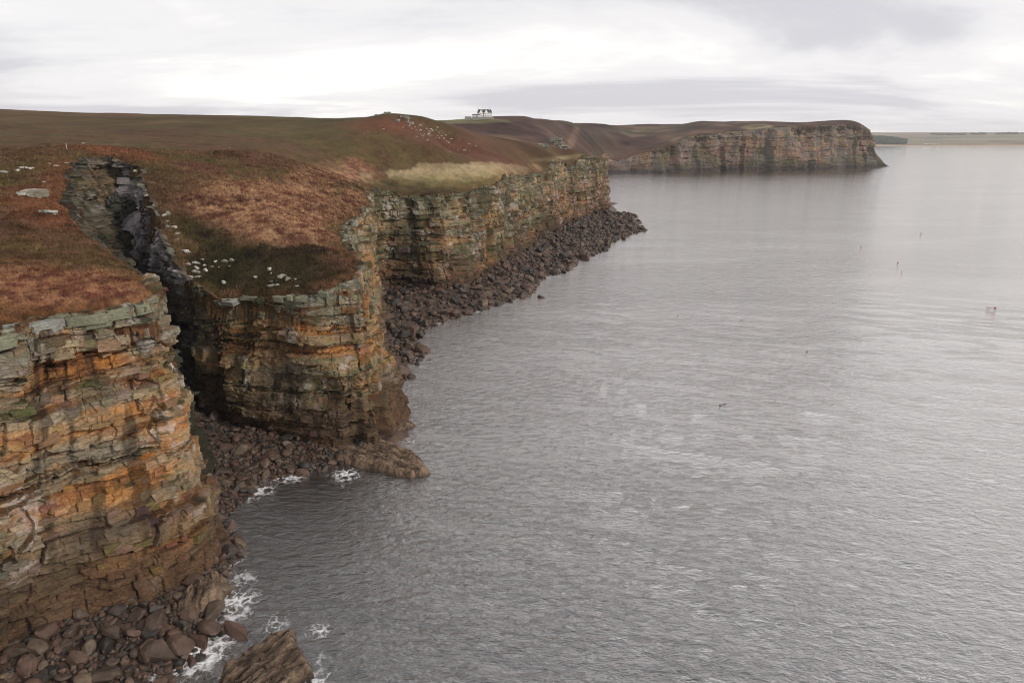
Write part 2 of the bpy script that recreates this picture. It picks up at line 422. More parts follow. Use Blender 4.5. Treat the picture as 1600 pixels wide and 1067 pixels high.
def rock_colour(s, z, x, y, bed, r1, r2, crack, k, ztop, style, relief, foot=1.0, pale=1.0):
    """bare colours of the stone: lichen grey, buff, ochre, guano, dark wet foot. style: arrays 0..1 (ochre, green, pink)"""
    och, grn, pnk = style
    n = s.shape[0]
    def C(*c): return np.array(c)[None]
    f1 = fbm(s / 11.0, z / 5.0, 0, 61, 4); f2 = fbm(s / 2.4, z / 1.0, 0, 65, 5); f3 = fbm(s / 6.0, z / 6.0, 0, 69, 5)
    f4 = fbm(s / 0.9, z / 4.0, 0, 73, 4); f5 = fbm(s / 3.0, z / 0.22, 0, 75, 3)
    rel, ledge = relief
    grey = lerp(C(.16, .135, .095), C(.30, .27, .215), np.clip(.3 + .4 * r1 + 0.8 * f2, 0, 1)[:, None])
    c = grey
    c = lerp(c, C(.36, .265, .155), np.clip(0.32 + .35 * och + 1.5 * f1 + .4 * f5, 0, .88)[:, None])
    c = lerp(c, C(.135, .14, .07), np.clip(grn * (0.45 + 1.6 * f3 + .5 * rel), 0, 0.85)[:, None])
    w = np.clip(och * (0.42 - 1.1 * rel + 1.7 * f1 + 0.7 * f2), 0, 1)
    oc = lerp(C(.47, .20, .05), C(.24, .10, .045), np.clip(0.35 + 1.6 * f2, 0, 1)[:, None])
    oc = lerp(oc, C(.50, .27, .13), np.clip(1.8 * f3, 0, .8)[:, None])
    c = lerp(c, oc, (w * 0.93)[:, None])
    c = lerp(c, C(.31, .15, .115), np.clip(pnk * (0.5 + 1.5 * f3), 0, 0.75)[:, None])
    c = c * (1 + .28 * f5 + .2 * (r1 - .5))[:, None]
    d = ztop - z
    wh = sstep(0.22, 0.5, f3 + 0.45 * f2 + .25 * f4) * sstep(-.5, .3, rel + .3)
    c = lerp(c, C(.55, .52, .52), (wh * 0.7 * pale)[:, None])
    li = sstep(0.05, 0.4, f2 + 0.35 * f4) * sstep(7, 1.0, d + 3 * f3) * 0.7 * pale
    lg = sstep(4.5, 0.8, d + 3 * f1) * 0.75 * sstep(-.6, .2, rel)
    c = lerp(c, C(.175, .185, .14), np.clip(lg, 0, 1)[:, None])
    c = lerp(c, C(.46, .46, .44), np.clip(li, 0, 1)[:, None])
    # moss and turf caught on ledges
    m1 = fbm(s / 9.0, z / 3.0, 0, 81, 4)
    ms = np.clip(sstep(.5, 1.5, ledge) * sstep(-.25, .15, m1) + sstep(0.28, 0.5, m1 + .1 * f2), 0, 1) * sstep(9, 14, z)
    c = lerp(c, lerp(C(.055, .06, .018), C(.15, .065, .02), sstep(-.15, .2, fbm(s / 5, z / 5, 0, 83, 3))[:, None]), (ms * 0.88)[:, None])
    lm = sstep(-.1, .12, fbm(x / 2.6, y / 2.6, 0, 85, 4) + .03) * sstep(1.6, .5, d)
    c = lerp(c, lerp(C(.07, .06, .022), C(.12, .055, .022), sstep(-.15, .2, fbm(x / 4, y / 4, 0, 86, 3))[:, None]), (lm * .92)[:, None])
    st = sstep(0.12, 0.5, fbm(s / 1.5, z / 14.0, 0, 87, 4)) * 0.65
    c = c * (1 - st)[:, None]
    wet = sstep(21, 6.0, z + 8.0 * f1 + 4 * f3) * foot
    c = lerp(c, lerp(C(.050, .031, .02), C(.12, .070, .04), np.clip(.4 * r1 + .3 + f2, 0, 1)[:, None]), (wet * 0.92)[:, None])
    c = c * (1 - 0.75 * sstep(0.25, 0.8, crack))[:, None] * C(.76, .73, .68)
    return np.maximum(c, .010)
ROCKS = {}
DENTS = []
def sheet(name, c0, c1, ds, dzz, label, cat, style, mat, scale=1.0, lip=3.0, amp=1.0, sink=3.0, darkg=None, dents=(), pale=1.0, bigamp=1.0, inset=0.0):
    s0, s1 = (sc_[c0], sc_[c1])
    s = np.arange(s0, s1 + ds, ds); ns = len(s)
    T = np.stack([np.interp(s, S, Tm[:, i]) for i in range(3)], 1)
    B = np.stack([np.interp(s, S, Bm[:, i]) for i in range(3)], 1)
    n = np.stack([np.interp(s, S, Nm[:, i]) for i in range(2)], 1); n /= np.linalg.norm(n, axis=1)[:, None]
    nt = np.stack([np.interp(s, S, NTm[:, i]) for i in range(2)], 1); nt /= np.linalg.norm(nt, axis=1)[:, None]
    hmax = np.max(T[:, 2] - B[:, 2]) + sink
    nv = int(hmax / dzz)
    # rim steps up and down from block to block
    rim = 0.7 * scale * (hsh(np.floor(s / (2.6 * scale) + 0.8 * vnoise(s / 5.0, 0 * s, 0, 3)), 9) - 0.45) + 0.5 * vnoise(s / 7.0, 0 * s, 0, 4)
    v = np.linspace(0, 1, nv)[None]
    T[:, 2] = gsm(turf_base(T[:, 0], T[:, 1])[:, None], 1.5 / ds)[:, 0] - 0.25 * scale - (0.5 if scale > 2 else 0)
    zt = (T[:, 2] + rim)[:, None]; zb = (B[:, 2] - sink)[:, None]
    z = zt + (zb - zt) * v
    sg = np.repeat(s[:, None], nv, 1)
    vv = (T[:, 2:3] - z) / (T[:, 2:3] - B[:, 2:3])   # true lerp parameter
    off, bed, r1, r2, crack, k, j, zone = beds(sg.ravel(), z.ravel(), scale)
    fade = sstep(0, 0.1, v) 
    o = (off.reshape(ns, nv) * amp + big_shape(sg.ravel() / scale, z.ravel() / scale).reshape(ns, nv) * scale * bigamp * (0.25 + 0.75 * fade))
    fine = 0.22 * scale * fbm(sg.ravel() / (1.2 * scale), z.ravel() / (0.7 * scale), 0, 91, 4).reshape(ns, nv)
    o = o + fine - inset * (.25 + .75 * sstep(0, .14, v))
    for (ds_, dz_, rs_, rz_, dep) in dents:
        dd = np.hypot((sg - s0 - ds_) / rs_ + .25 * vnoise(sg / 2.5, z / 2.0, 0, 97), (z - dz_) / rz_)
        o = o - dep * sstep(1.15, .6, dd)
    vc = np.clip(vv, -0.1, 1.15)
    # the wall stands steep above and splays towards its foot
    vs_ = np.where(vc > 0, np.maximum(vc, 0)**1.25, vc)
    X = T[:, 0:1] + (B[:, 0:1] - T[:, 0:1]) * vs_ + n[:, 0:1] * o
    Y = T[:, 1:2] + (B[:, 1:2] - T[:, 1:2]) * vs_ + n[:, 1:2] * o
    # lip rows running inland under the turf
    nl = 6
    q = np.linspace(1, 0, nl, endpoint=False)[None] * lip * scale
    Xl = X[:, :1] - nt[:, 0:1] * q; Yl = Y[:, :1] - nt[:, 1:2] * q
    Zl = z[:, :1] - 0.05 * q - 0.22 * q * q / scale + 0.25 * scale * fbm(Xl.ravel() / scale, Yl.ravel() / scale, 0, 95, 3).reshape(Xl.shape)
    X = np.concatenate([Xl, X], 1); Y = np.concatenate([Yl, Y], 1); Z = np.concatenate([Zl, z], 1)
    def ext(a): a = a.reshape(ns, nv); return np.concatenate([np.repeat(a[:, :1], nl, 1), a], 1).ravel()
    V = np.stack([X, Y, Z], -1).reshape(-1, 3)
    sg2 = np.repeat(s[:, None], nv + nl, 1).ravel()
    sg2 = sg2 + np.concatenate([q[0] * 1.0, np.zeros(nv)])[None].repeat(ns, 0).ravel()
    st = style(sg2, V)
    kk = max(2, int(1.8 * scale / dzz)); cs = np.cumsum(np.pad(o, ((0, 0), (kk, kk + 1)), 'edge'), 1)
    rel = o - (cs[:, 2 * kk + 1:] - cs[:, :-(2 * kk + 1)])[:, :nv] / (2 * kk + 1)
    k2 = max(1, int(.25 * scale / dzz)); led = (np.roll(o, -k2, 1) - np.roll(o, k2, 1)) / (2 * k2 * dzz)
    col = rock_colour(sg2 / scale, V[:, 2], V[:, 0], V[:, 1], ext(bed), ext(r1), ext(r2), ext(crack), ext(k),
                      np.repeat(T[:, 2], nv + nl) + 0.3, st, (ext(rel / scale), ext(led)), 1.0, pale)
    if darkg is not None: col = darkg(col, sg2, V)
    F = grid_faces(ns, nv + nl)
    ob = mesh_from(name, V, F, mat, col)
    tag(ob, label, cat, None, 'structure')
    ROCKS[name] = (s, T, B, n, o, z, ns, nv, X[:, nl:], Y[:, nl:], col.reshape(ns, nv + nl, 3)[:, nl:], bed.reshape(ns, nv), r2.reshape(ns, nv), scale)
    return ob
def stA(s, V):
    z = V[:, 2]; x = V[:, 0]
    o = 0.6 + 0.75 * sstep(14, 26, z) * sstep(45, 39, z) * (.6 + .9 * fbm(s / 20, z / 7, 0, 333, 3)); g = 0.03 + 0.25 * sstep(-64, -54, x)
    return (o, g, 0 * s)
def stG(s, V): return (0.15 + 0 * s, 0.35 + 0 * s, 0 * s)
def stB(s, V):
    x = V[:, 0]; z = V[:, 2]
    o = 0.25 + 0.45 * sstep(-60, -40, x) + 0.3 * sstep(6, 2, np.abs(z - 35)); return (o, 0.75 + 0 * s, 0 * s)
def stC(s, V):
    Y = V[:, 1]; z = V[:, 2]
    return (0.55 * sstep(40, 20, z) + 0.15, 0.6 - 0.25 * sstep(400, 600, Y), 0.9 * sstep(450, 580, Y) * sstep(42, 30, z))
def stD(s, V):
    z = V[:, 2]; return (0.22 + 0 * s, 0.25 + 0 * s, 0.6 * sstep(90, 30, z) + 0.3)
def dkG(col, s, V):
    # purple-grey slabby wall on the east side of the gully, shade of the narrow slot painted dark low down
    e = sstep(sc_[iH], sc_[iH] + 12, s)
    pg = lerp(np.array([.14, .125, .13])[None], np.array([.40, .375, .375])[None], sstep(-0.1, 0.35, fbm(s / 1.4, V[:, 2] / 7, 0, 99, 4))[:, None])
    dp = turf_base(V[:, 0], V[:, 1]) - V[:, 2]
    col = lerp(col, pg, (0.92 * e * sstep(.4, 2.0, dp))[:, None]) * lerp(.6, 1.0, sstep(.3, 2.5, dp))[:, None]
    col = col * lerp(.55, 1.0, e)[:, None]  # west wall made darker overall, gully shade put into its colour
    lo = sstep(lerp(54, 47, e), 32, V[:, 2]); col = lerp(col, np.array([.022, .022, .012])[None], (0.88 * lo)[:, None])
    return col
def dkC(col, s, V):
    zt_ = turf_base(V[:, 0], V[:, 1]); d = zt_ - V[:, 2]
    m = sstep(-.12, .25, fbm(s / 14, V[:, 2] / 5, 0, 311, 5) + .35 * sstep(7, 0, d)) * sstep(9, 16, V[:, 2])
    col = lerp(col, np.array([.06, .055, .022])[None], (.55 * m)[:, None])
    dk = sstep(.0, .35, fbm(s / 10, V[:, 2] / 30, 0, 315, 4)); return col * (1 - .35 * dk)[:, None]
def dkD(col, s, V):
    z = V[:, 2]; n = fbm(s / 60, z / 40, 0, 321, 5)
    g = sstep(0, .22, n + .35 * sstep(45, 18, z) - .12) * sstep(4, 10, z)
    col = lerp(col, lerp(np.array([.055, .07, .03])[None], np.array([.10, .085, .05])[None], sstep(-.2, .3, fbm(s / 9, z / 9, 0, 325, 3))[:, None]), (.65 * g)[:, None])
    top = sstep(.0, .3, fbm(s / 25, z / 30, 0, 327, 4) + .3 * sstep(70, 85, z)); col = lerp(col, np.array([.16, .155, .15])[None], (.35 * top)[:, None])
    ft = sstep(9, 4, z + 5 * fbm(s / 12, z / 5, 0, 329, 3)); col = lerp(col, np.array([.05, .04, .035])[None], (.85 * ft)[:, None])
    return col * .85
near_cliff = sheet('near_cliff', 1, iA2, 0.15, 0.13, 'nearest sandstone cliff, ochre and grey beds with lichen, filling the lower left', None, stA, M_ROCK, scale=1.4, lip=2.2, amp=1.0, bigamp=.8, pale=.8, inset=2.6, dents=[(112, 33, 17, 4.5, 1.6), (146, 36, 12, 4, 1.4), (95, 22, 9, 2.2, 1.6), (135, 18, 14, 2.0, 1.4), (125, 9, 3, 6, 2.2)])
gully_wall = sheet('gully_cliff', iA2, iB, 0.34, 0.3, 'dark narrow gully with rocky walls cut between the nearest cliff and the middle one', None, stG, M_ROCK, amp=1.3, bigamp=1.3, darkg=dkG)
mid_cliff = sheet('middle_cliff', iB, iC, 0.24, 0.2, 'middle sandstone buttress, olive and orange beds, between the gully and the long cliff wall', None, stB, M_ROCK, dents=[(56, 8, 5, 10, 4.8), (40, 16, 5, 5, 1.6), (85, 30, 2.0, 9, 1.8), (52, 30, 1.2, 10, 1.5)], pale=.7)
long_cliff = sheet('long_cliff', iC, iT + 2, 0.65, 0.4, 'long cliff wall of grey, orange and pink beds above the boulder shore', None, stC, M_ROCK, amp=1.35, darkg=dkC, pale=.8, bigamp=1.4, dents=[(50, 14, 7, 6, 4), (150, 15, 6, 9, 5), (330, 22, 9, 7, 6), (90, 18, 3, 14, 3)])
far_cliff = sheet('far_cliff', iT + 2, iE, 2.4, 1.2, 'far headland cliff, grey brown, ending in the open sea', None, stD, M_ROCKF, scale=2.6, amp=.9, sink=4, darkg=dkD, pale=.4, bigamp=2.6)
print('cliffs', round(time.time() - T0, 1))

# ------------------------------------------------------------------ moorland
azs = np.concatenate([np.arange(-75, -41, 0.6), np.arange(-41, 12, 0.115), np.arange(12, 34, 0.16)]) 
rr = np.exp(np.concatenate([np.arange(math.log(60), math.log(300), 0.0045), np.arange(math.log(300), math.log(800), 0.006), np.arange(math.log(800), math.log(3000), 0.0062)]))
A_, R_ = np.meshgrid(np.radians(azs), rr, indexing='ij')
gx = (R_ * np.sin(A_)).ravel(); gy = (R_ * np.cos(A_)).ravel()
def edge_dist(x, y):
    """signed distance to the rim, seaward positive"""
    P = Tm[:, :2].astype(np.float32); out = np.empty(len(x)); idx = np.empty(len(x), int)
    st = 1
    for i in range(0, len(x), 20000):
        q = np.stack([x[i:i + 20000], y[i:i + 20000]], 1).astype(np.float32)
        d2 = (q**2).sum(1)[:, None] + (P**2).sum(1)[None] - 2 * q @ P.T
        j = d2.argmin(1); idx[i:i + 20000] = j
        v = q - P[j]; out[i:i + 20000] = np.linalg.norm(v, axis=1) * np.sign((v * NTm[j]).sum(1) + 1e-9)
    return out, idx
# crude cull first: coarse path distance for points far out at sea
ed, ei = edge_dist(gx, gy)
def turf_z(x, y, ed=None):
    if ed is None: ed, _ = edge_dist(x, y)
    r = np.hypot(x, y); k = np.clip(r / 300, 0.5, 6)
    z = turf_base(x, y)
    inl = sstep(-1, -14, ed)
    z = z + inl * (0.9 * fbm(x / 28, y / 28, 0, 101, 3) * sstep(900, 500, r) + 0.5 * fbm(x / 7, y / 7, 0, 105, 3) * sstep(520, 300, r)) + 0.25 * fbm(x / 1.7, y / 1.7, 0, 109, 3) * sstep(300, 150, r) + sstep(400, 900, r) * 2.5 * fbm(x / 90, y / 90, 0, 112, 4) * inl
    a_ = (ed + 1.3) / (1 + r / 300)
    z = z - 0.35 * np.clip((ed + 5) / 5, 0, 1)**2 - 1.1 * np.clip(a_ + .9, 0, 3)**2 - 5 * np.clip(a_, 0, 3)
    return z
gr = np.hypot(gx, gy); keep = ed < np.where(gr < 800, 0.0, 0.006 * gr)
gz = np.zeros(len(gx)); ii = np.where(ed < 40)[0]
gz[ii] = turf_z(gx[ii], gy[ii], ed[ii])
na, nr = A_.shape
F = grid_faces(na, nr); F = F[keep[F].all(1)]
used = np.zeros(len(gx), bool); used[F.ravel()] = True
remap = np.cumsum(used) - 1; F = remap[F]
x, y, z = gx[used], gy[used], gz[used]; e_ = ed[used]
def project(x, y, z):
    cx = x; up = z - H
    f = y * math.cos(PITCH) - up * math.sin(PITCH); u = y * math.sin(PITCH) + up * math.cos(PITCH)
    return 800 + FPX * cx / f, 533.5 - FPX * u / f
def turf_colour(x, y, z, e_):
    """ground cover: brown heather, olive moss, rust bracken, straw grass, each patch laid out on the ground"""
    px, py = project(x, y, turf_base(x, y))                        # map coordinates of the patches seen in the photograph
    r = np.hypot(x, y)
    kf = sstep(250, 650, r)
    n1 = lerp(fbm(x / 30, y / 30, 0, 121, 4), fbm(x / 150, y / 150, 0, 122, 4), kf); n2 = lerp(fbm(x / 6, y / 6, 0, 125, 4), fbm(x / 75, y / 75, 0, 126, 3), kf); n3 = lerp(fbm(x / 1.5, y / 1.5, 0, 129, 3), fbm(x / 24, y / 24, 0, 130, 2), kf)
    def C(*c): return np.array(c)[None]
    brown = C(.125, .068, .034); olive = C(.082, .064, .024); rust = C(.18, .068, .035); straw = C(.35, .27, .155); dark = C(.028, .026, .010); plum = C(.115, .05, .04)
    c_ = lerp(brown, olive, np.clip(0.45 + 1.4 * n1 + 0.6 * n2, 0, 1)[:, None])
    c_ = lerp(c_, plum, (sstep(0.05, 0.4, n2 - 0.3 * n1) * 0.5)[:, None])
    def blob(cx, cy, rx, ry, soft=0.5, nz=0.5, rot=0.0):
        dx, dy = px - cx, py - cy
        a, b = dx * math.cos(rot) + dy * math.sin(rot), -dx * math.sin(rot) + dy * math.cos(rot)
        return sstep(1 + soft, 1 - soft * 0.6, np.hypot(a / rx, b / ry) + nz * n2 + 0.4 * n1)
    def put(col, m, a=1.0): 
        nonlocal c_
        c_ = lerp(c_, col, (np.clip(m, 0, 1) * a)[:, None])
    red = lerp(C(.20, .080, .048), C(.30, .18, .10), np.clip(0.5 + 1.4 * n3 + 0.5 * n2, 0, 1)[:, None])
    put(red, blob(420, 330, 110, 48, 0.35, 0.45, 0.25), 0.95)
    put(red, blob(500, 290, 75, 30, 0.4, 0.5, -0.1), 0.8)
    put(red, blob(555, 290, 30, 40, 0.4, 0.5), 0.8)
    put(C(.15, .055, .045), blob(315, 262, 45, 9, 0.5, 0.5, 0.1), 0.55)
    put(rust, blob(190, 240, 70, 8, 0.6, 0.6, 0.15), 0.7)
    put(lerp(C(.16, .056, .036), C(.25, .125, .066), np.clip(0.5 + 1.5 * n3, 0, 1)[:, None]), blob(100, 455, 170, 34, 0.45, 0.5, 0.05), 0.9)
    put(C(.17, .06, .02), blob(90, 500, 160, 22, 0.5, 0.5), 0.5)
    put(rust, blob(70, 325, 60, 22, 0.6, 0.7, 0.3), 0.7)
    put(rust, blob(105, 290, 40, 34, 0.6, 0.7, 0.9), 0.55)
    put(dark, blob(400, 420, 100, 34, 0.35, 0.4, -0.05), 0.85)
    put(dark, blob(330, 375, 60, 18, 0.4, 0.5, 0.5), 0.7)
    put(straw, blob(720, 268, 118, 13, 0.16, 0.75, -0.03), 0.92)
    put(C(.24, .2, .075), blob(690, 285, 130, 12, 0.4, 0.5, -0.05), 0.5)
    put(C(.04, .028, .014), blob(640, 300, 90, 12, 0.5, 0.6, 0.1), 0.7)
    put(straw, blob(905, 244, 60, 3.5, 0.5, 0.4, -0.1), 0.6)
    put(C(.16, .055, .04), blob(720, 232, 130, 10, 0.6, 1.0, 0.30), 0.4)
    put(C(.17, .055, .03), blob(600, 195, 60, 10, 0.6, 0.6), 0.4)
    # far hill is duller and purpler
    fh = sstep(700, 950, r)
    hill = lerp(C(.10, .058, .048), C(.055, .05, .032), np.clip(0.5 + 1.6 * n1, 0, 1)[:, None])
    put(lerp(hill, C(.19, .14, .085), sstep(0.15, 0.5, n2)[:, None] * 0.5), fh, 0.9)
    put(C(.22, .21, .10), blob(720, 190, 60, 3, 0.5, 0.3) * fh, 0.8)
    put(C(.34, .22, .14), blob(893, 222, 5, 18, 0.4, 1.2, 0.35) * fh, 0.3)
    put(C(.34, .27, .15), blob(1185, 199, 20, 4, 0.4, 0.4) * fh, 0.9)
    put(C(.32, .24, .15), blob(1065, 219, 14, 5, 0.4, 0.4) * fh, 0.8)
    put(C(.25, .03, .03), blob(739, 213, 4, 2.5, 0.4, 0.2) * fh, 0.6)
    # rim: dark peaty edge
    rim = sstep(-4.5, -0.4, e_ / np.clip(r / 250, 1, 4) + 1.5 * n2) * 0.65
    put(lerp(C(.045, .038, .014), C(.12, .055, .022), np.clip(.5 + 1.5 * n3, 0, 1)[:, None]), rim, 0.8)
    put(C(.03, .024, .012), sstep(0.2, 1.5, e_), 0.8)
    c_ = c_ * (1 + 0.5 * n3 + 0.6 * n2 + .4 * n1)[:, None]
    return np.maximum(c_ * .76, 0.007)
moor = mesh_from('moorland', np.stack([x, y, z], 1), F, M_TURF, turf_colour(x, y, z, e_), smooth=True)
tag(moor, 'brown and rust coloured heather moorland on top of the cliffs', None, None, 'structure')
print('moor', len(F), round(time.time() - T0, 1))

# ------------------------------------------------------------------ shore ground and the gully floor
sh = []
for i, b in enumerate(BB):
    if 1 <= i <= iT + 1: sh.append((b[0], b[1], b[2] + (0.0 if i < iA2 else (-1.2 if i >= iC else .4))))
def zz(px, py, z=0.0): p = atz(px, py, z); sh.append((p[0], p[1], z))
for p in [(60, 1067, 0.8), (150, 1060, 0.6), (225, 1066, 0.0), (262, 1010, 0.2), (300, 985, 0.2), (345, 955, 0.0), (362, 900, -0.5), (380, 1000, -1.5), (430, 930, -4), (500, 1060, -4), (330, 1040, -0.8), (440, 800, -5),
          (300, 1067, -0.8), (345, 800, 0.1), (400, 775, 0.0), (450, 745, 0.1), (490, 720, 0.2), (520, 735, -0.3), (480, 770, -2.0), (400, 830, -3), (560, 800, -5), (640, 690, -0.5), (700, 680, -5), (620, 700, -0.2), (370, 720, 1.2), (440, 700, 1.3), (520, 700, .8),
          (330, 690, 2.0), (650, 640, -2), (640, 590, 0.0), (655, 560, 0.0), (650, 535, 0.1), (670, 512, 0.1), (710, 497, 0.1), (770, 478, 0.1), (830, 458, 0.1), (880, 425, 0.1), (940, 392, 0.1), (1008, 360, 0.0), (985, 335, 0.0),
          (700, 600, -5), (760, 530, -5), (900, 450, -5), (1000, 400, -5), (1060, 340, -5), (960, 322, -0.5), (620, 500, 1.5), (660, 480, 2.5), (740, 450, 3), (850, 400, 3.5), (950, 350, 3)]: zz(*p)
sh += [(-60, 60, -3), (-95, 50, -3), (-20, 90, -5), (0, 140, -6), (-68, 75, 0.0), (-70, 160, 2.2), (-78, 150, 2.0), (-62, 140, 1.2),
       (-108, 190, 13), (-125, 222, 34), (-137, 246, 57), (-97, 180, 9)]
sh = np.array(sh)
SF = tps_fit(sh[:, :2] / 100, sh[:, 2], 0.02)
def shore_z(x, y):
    z = tps_eval(SF, np.stack([x, y], 1) / 100)
    return np.clip(z, -6, 70) + 0.25 * fbm(x / 3, y / 3, 0, 141, 3)
azb = np.radians(np.arange(-52, 13, 0.16)); rb = np.exp(np.arange(math.log(62), math.log(820), 0.006))
Ab, Rb = np.meshgrid(azb, rb, indexing='ij'); bx, by = (Rb * np.sin(Ab)).ravel(), (Rb * np.cos(Ab)).ravel()
edb, eib = edge_dist(bx, by)
ok = (edb > -16) & (edb < 95)
bz = np.full(len(bx), -9.0); oi = np.where(ok)[0]; bz[oi] = shore_z(bx[oi], by[oi])
ok &= bz > -3.0
# keep the ground under the land inside the walls
inl = (edb < 2) & (bz > turf_base(bx, by) - 14); ok &= ~inl
Fb = grid_faces(*Ab.shape); Fb = Fb[ok[Fb].all(1)]
us = np.zeros(len(bx), bool); us[Fb.ravel()] = True; rm = np.cumsum(us) - 1; Fb = rm[Fb]
X3, Y3, Z3 = bx[us], by[us], bz[us]
nb = fbm(X3 / 2.0, Y3 / 2.0, 0, 151, 4)
cb = lerp(np.array([.045, .028, .020])[None], np.array([.11, .065, .045])[None], np.clip(.5 + 1.3 * nb, 0, 1)[:, None])
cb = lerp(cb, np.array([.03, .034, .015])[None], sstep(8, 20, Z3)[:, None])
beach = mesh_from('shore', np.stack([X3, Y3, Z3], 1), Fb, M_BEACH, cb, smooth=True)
tag(beach, 'dark shingle shore under the cliffs', None, None, 'structure')

# ------------------------------------------------------------------ boulders
def boulder_mesh(name, seed, sub=3, blocky=0.5):
    import bmesh
    bm = bmesh.new(); bmesh.ops.create_icosphere(bm, subdivisions=sub, radius=1.0)
    V = np.array([v.co[:] for v in bm.verts]); F = np.array([[v.index for v in f.verts] for f in bm.faces]); bm.free()
    r_ = np.random.RandomState(seed)
    V = V / np.linalg.norm(V, axis=1)[:, None]
    rad = np.full(len(V), 1.15)
    for _ in range(int(7 + 5 * blocky)):             # planes that chip the ball into a worn block
        d = r_.normal(size=3); d /= np.linalg.norm(d)
        c0 = r_.uniform(0.50, 0.95); dd = V @ d
        with np.errstate(divide='ignore', invalid='ignore'):
            rad = np.where(dd > 0.05, np.minimum(rad, c0 / np.maximum(dd, 0.05)), rad)
    V = V * rad[:, None]
    V *= 1.12 + 0.10 * fbm(V[:, 0] * 1.7 + seed, V[:, 1] * 1.7, V[:, 2] * 1.7, 161, 3)[:, None]
    V *= np.array([r_.uniform(.9, 1.25), r_.uniform(.75, 1.0), r_.uniform(.55, .8)])
    return V, F
def paint(V, base, seed, amt=0.5):
    n = fbm(V[:, 0] * 1.4 + seed, V[:, 1] * 1.4, V[:, 2] * 1.4, 171, 4)
    return np.array(base)[None] * (1 + amt * n)[:, None]
PALB = [(.056, .038, .027), (.074, .045, .031), (.040, .031, .025), (.088, .062, .041), (.026, .021, .017), (.074, .041, .029)]
BM = []
for i in range(18):
    V, F = boulder_mesh('boulder', i + 5, 3)
    o = mesh_from('boulder', V, F, M_BOULD, paint(V, PALB[i % 6], i))
    BM.append(o.data); bpy.data.objects.remove(o)
rb_ = random.Random(4)
LOW = [boulder_mesh('b', 50 + i, 2)[0:2] for i in range(12)]
mass_V, mass_F, mass_C, off_ = [], [], [], 0
def mass_add(x, y, z, r, rz, tilt, palk=None):
    global off_
    V, F = LOW[rb_.randrange(12)]
    c_, s_ = math.cos(rz), math.sin(rz); ct, st_ = math.cos(tilt), math.sin(tilt)
    Rm = np.array([[c_, -s_, 0], [s_, c_, 0], [0, 0, 1]]) @ np.array([[1, 0, 0], [0, ct, -st_], [0, st_, ct]])
    W = (V * r) @ Rm.T + np.array([x, y, z]); mass_V.append(W); mass_F.append(F + off_)
    col = np.array(PALB[rb_.randrange(6)] if palk is None else palk) * rb_.uniform(.6, 1.15)
    mass_C.append(np.repeat(col[None], len(W), 0)); off_ += len(W)
ZN = {
 'near': ('rounded brown boulder in the jumble at the foot of the nearest cliff, bottom left', 'boulders at the foot of the nearest cliff'),
 'cove': ('small round reddish boulder on the cove beach between the nearest cliff and the middle buttress', 'boulders on the cove beach'),
 'long': ('angular dark boulder on the shore below the long cliff wall', 'boulders below the long cliff wall'),
}
nind = {'near': 0, 'cove': 0, 'long': 0}; lim = {'near': 110, 'cove': 110, 'long': 75}
def put_boulder(x, y, z, r, zone, label=None, rs=None):
    o = bpy.data.objects.new('boulder', BM[rb_.randrange(18)] if rs is None else BM[rb_.choice((0, 1, 5, 6, 7, 11, 13))]); COL.objects.link(o)
    o.location = (x, y, z); o.scale = (r, r, r) if rs is None else rs
    o.rotation_euler = (rb_.uniform(-.4, .4), rb_.uniform(-.4, .4), rb_.uniform(0, 6.28))
    if label: tag(o, label, 'boulder')
    else: tag(o, ZN[zone][0], 'boulder', ZN[zone][1])
    return o
def scatter(zone, n, xr, yr, rmin, rmax, pw, cond):
    q = np.random.RandomState(hash(zone) % 1 + {'near': 1, 'cove': 2, 'long': 3}[zone])
    X = q.uniform(*xr, n * 14); Y = q.uniform(*yr, n * 14)
    if zone == 'long': Y = 205 + 490 * q.uniform(0, 1, n * 14)**1.05
    ed, ei = edge_dist(X, Y); Z = shore_z(X, Y)
    # distance from the foot of the wall
    Bp = Bm[ei][:, :2]; fd = ((np.stack([X, Y], 1) - Bp) * Nm[ei]).sum(1)
    m = cond(X, Y, Z, ed, fd) & (ed > (-8 if zone == 'cove' else 0)); X, Y, Z, fd = X[m], Y[m], Z[m], fd[m]
    placed = []; cell = {}
    rads = rmin + (rmax - rmin) * q.uniform(0, 1, len(X))**pw
    order = np.argsort(-rads)[:] if False else np.arange(len(X))
    cnt = 0
    for i in order:
        r = rads[i]; key = (int(X[i] // 4), int(Y[i] // 4)); bad = False
        for a in (-1, 0, 1):
            for b in (-1, 0, 1):
                for (xx, yy, r2) in cell.get((key[0] + a, key[1] + b), ()):
                    if (xx - X[i])**2 + (yy - Y[i])**2 < (0.62 * (r + r2))**2: bad = True
        if bad: continue
        cell.setdefault(key, []).append((X[i], Y[i], r)); placed.append((X[i], Y[i], Z[i] + r * 0.22 + 0.5 * r * q.uniform(0, 1)**2, r)); cnt += 1
        if cnt >= n: break
    return placed
def place(zone, pts):
    inv = [(p[3] / math.dist((p[0], p[1], p[2]), (0, 0, H)), p) for p in pts]
    def vis(p):
        u, v = project(np.array([p[0]]), np.array([p[1]]), np.array([p[2]])); return -10 < u[0] < 1610 and v[0] < 1080
    inv.sort(key=lambda a: -a[0])
    for _, p in inv:
        if nind[zone] < lim[zone] and vis(p):
            put_boulder(p[0], p[1], p[2], p[3], zone); nind[zone] += 1
        else: mass_add(p[0], p[1], p[2], p[3], rb_.uniform(0, 6.28), rb_.uniform(-.6, .6))
pn = scatter('near', 700, (-110, -40), (55, 112), 0.35, 1.75, 3.2, lambda X, Y, Z, e, f: (Z > -0.55) & (f > -3.5) & (X < -41))
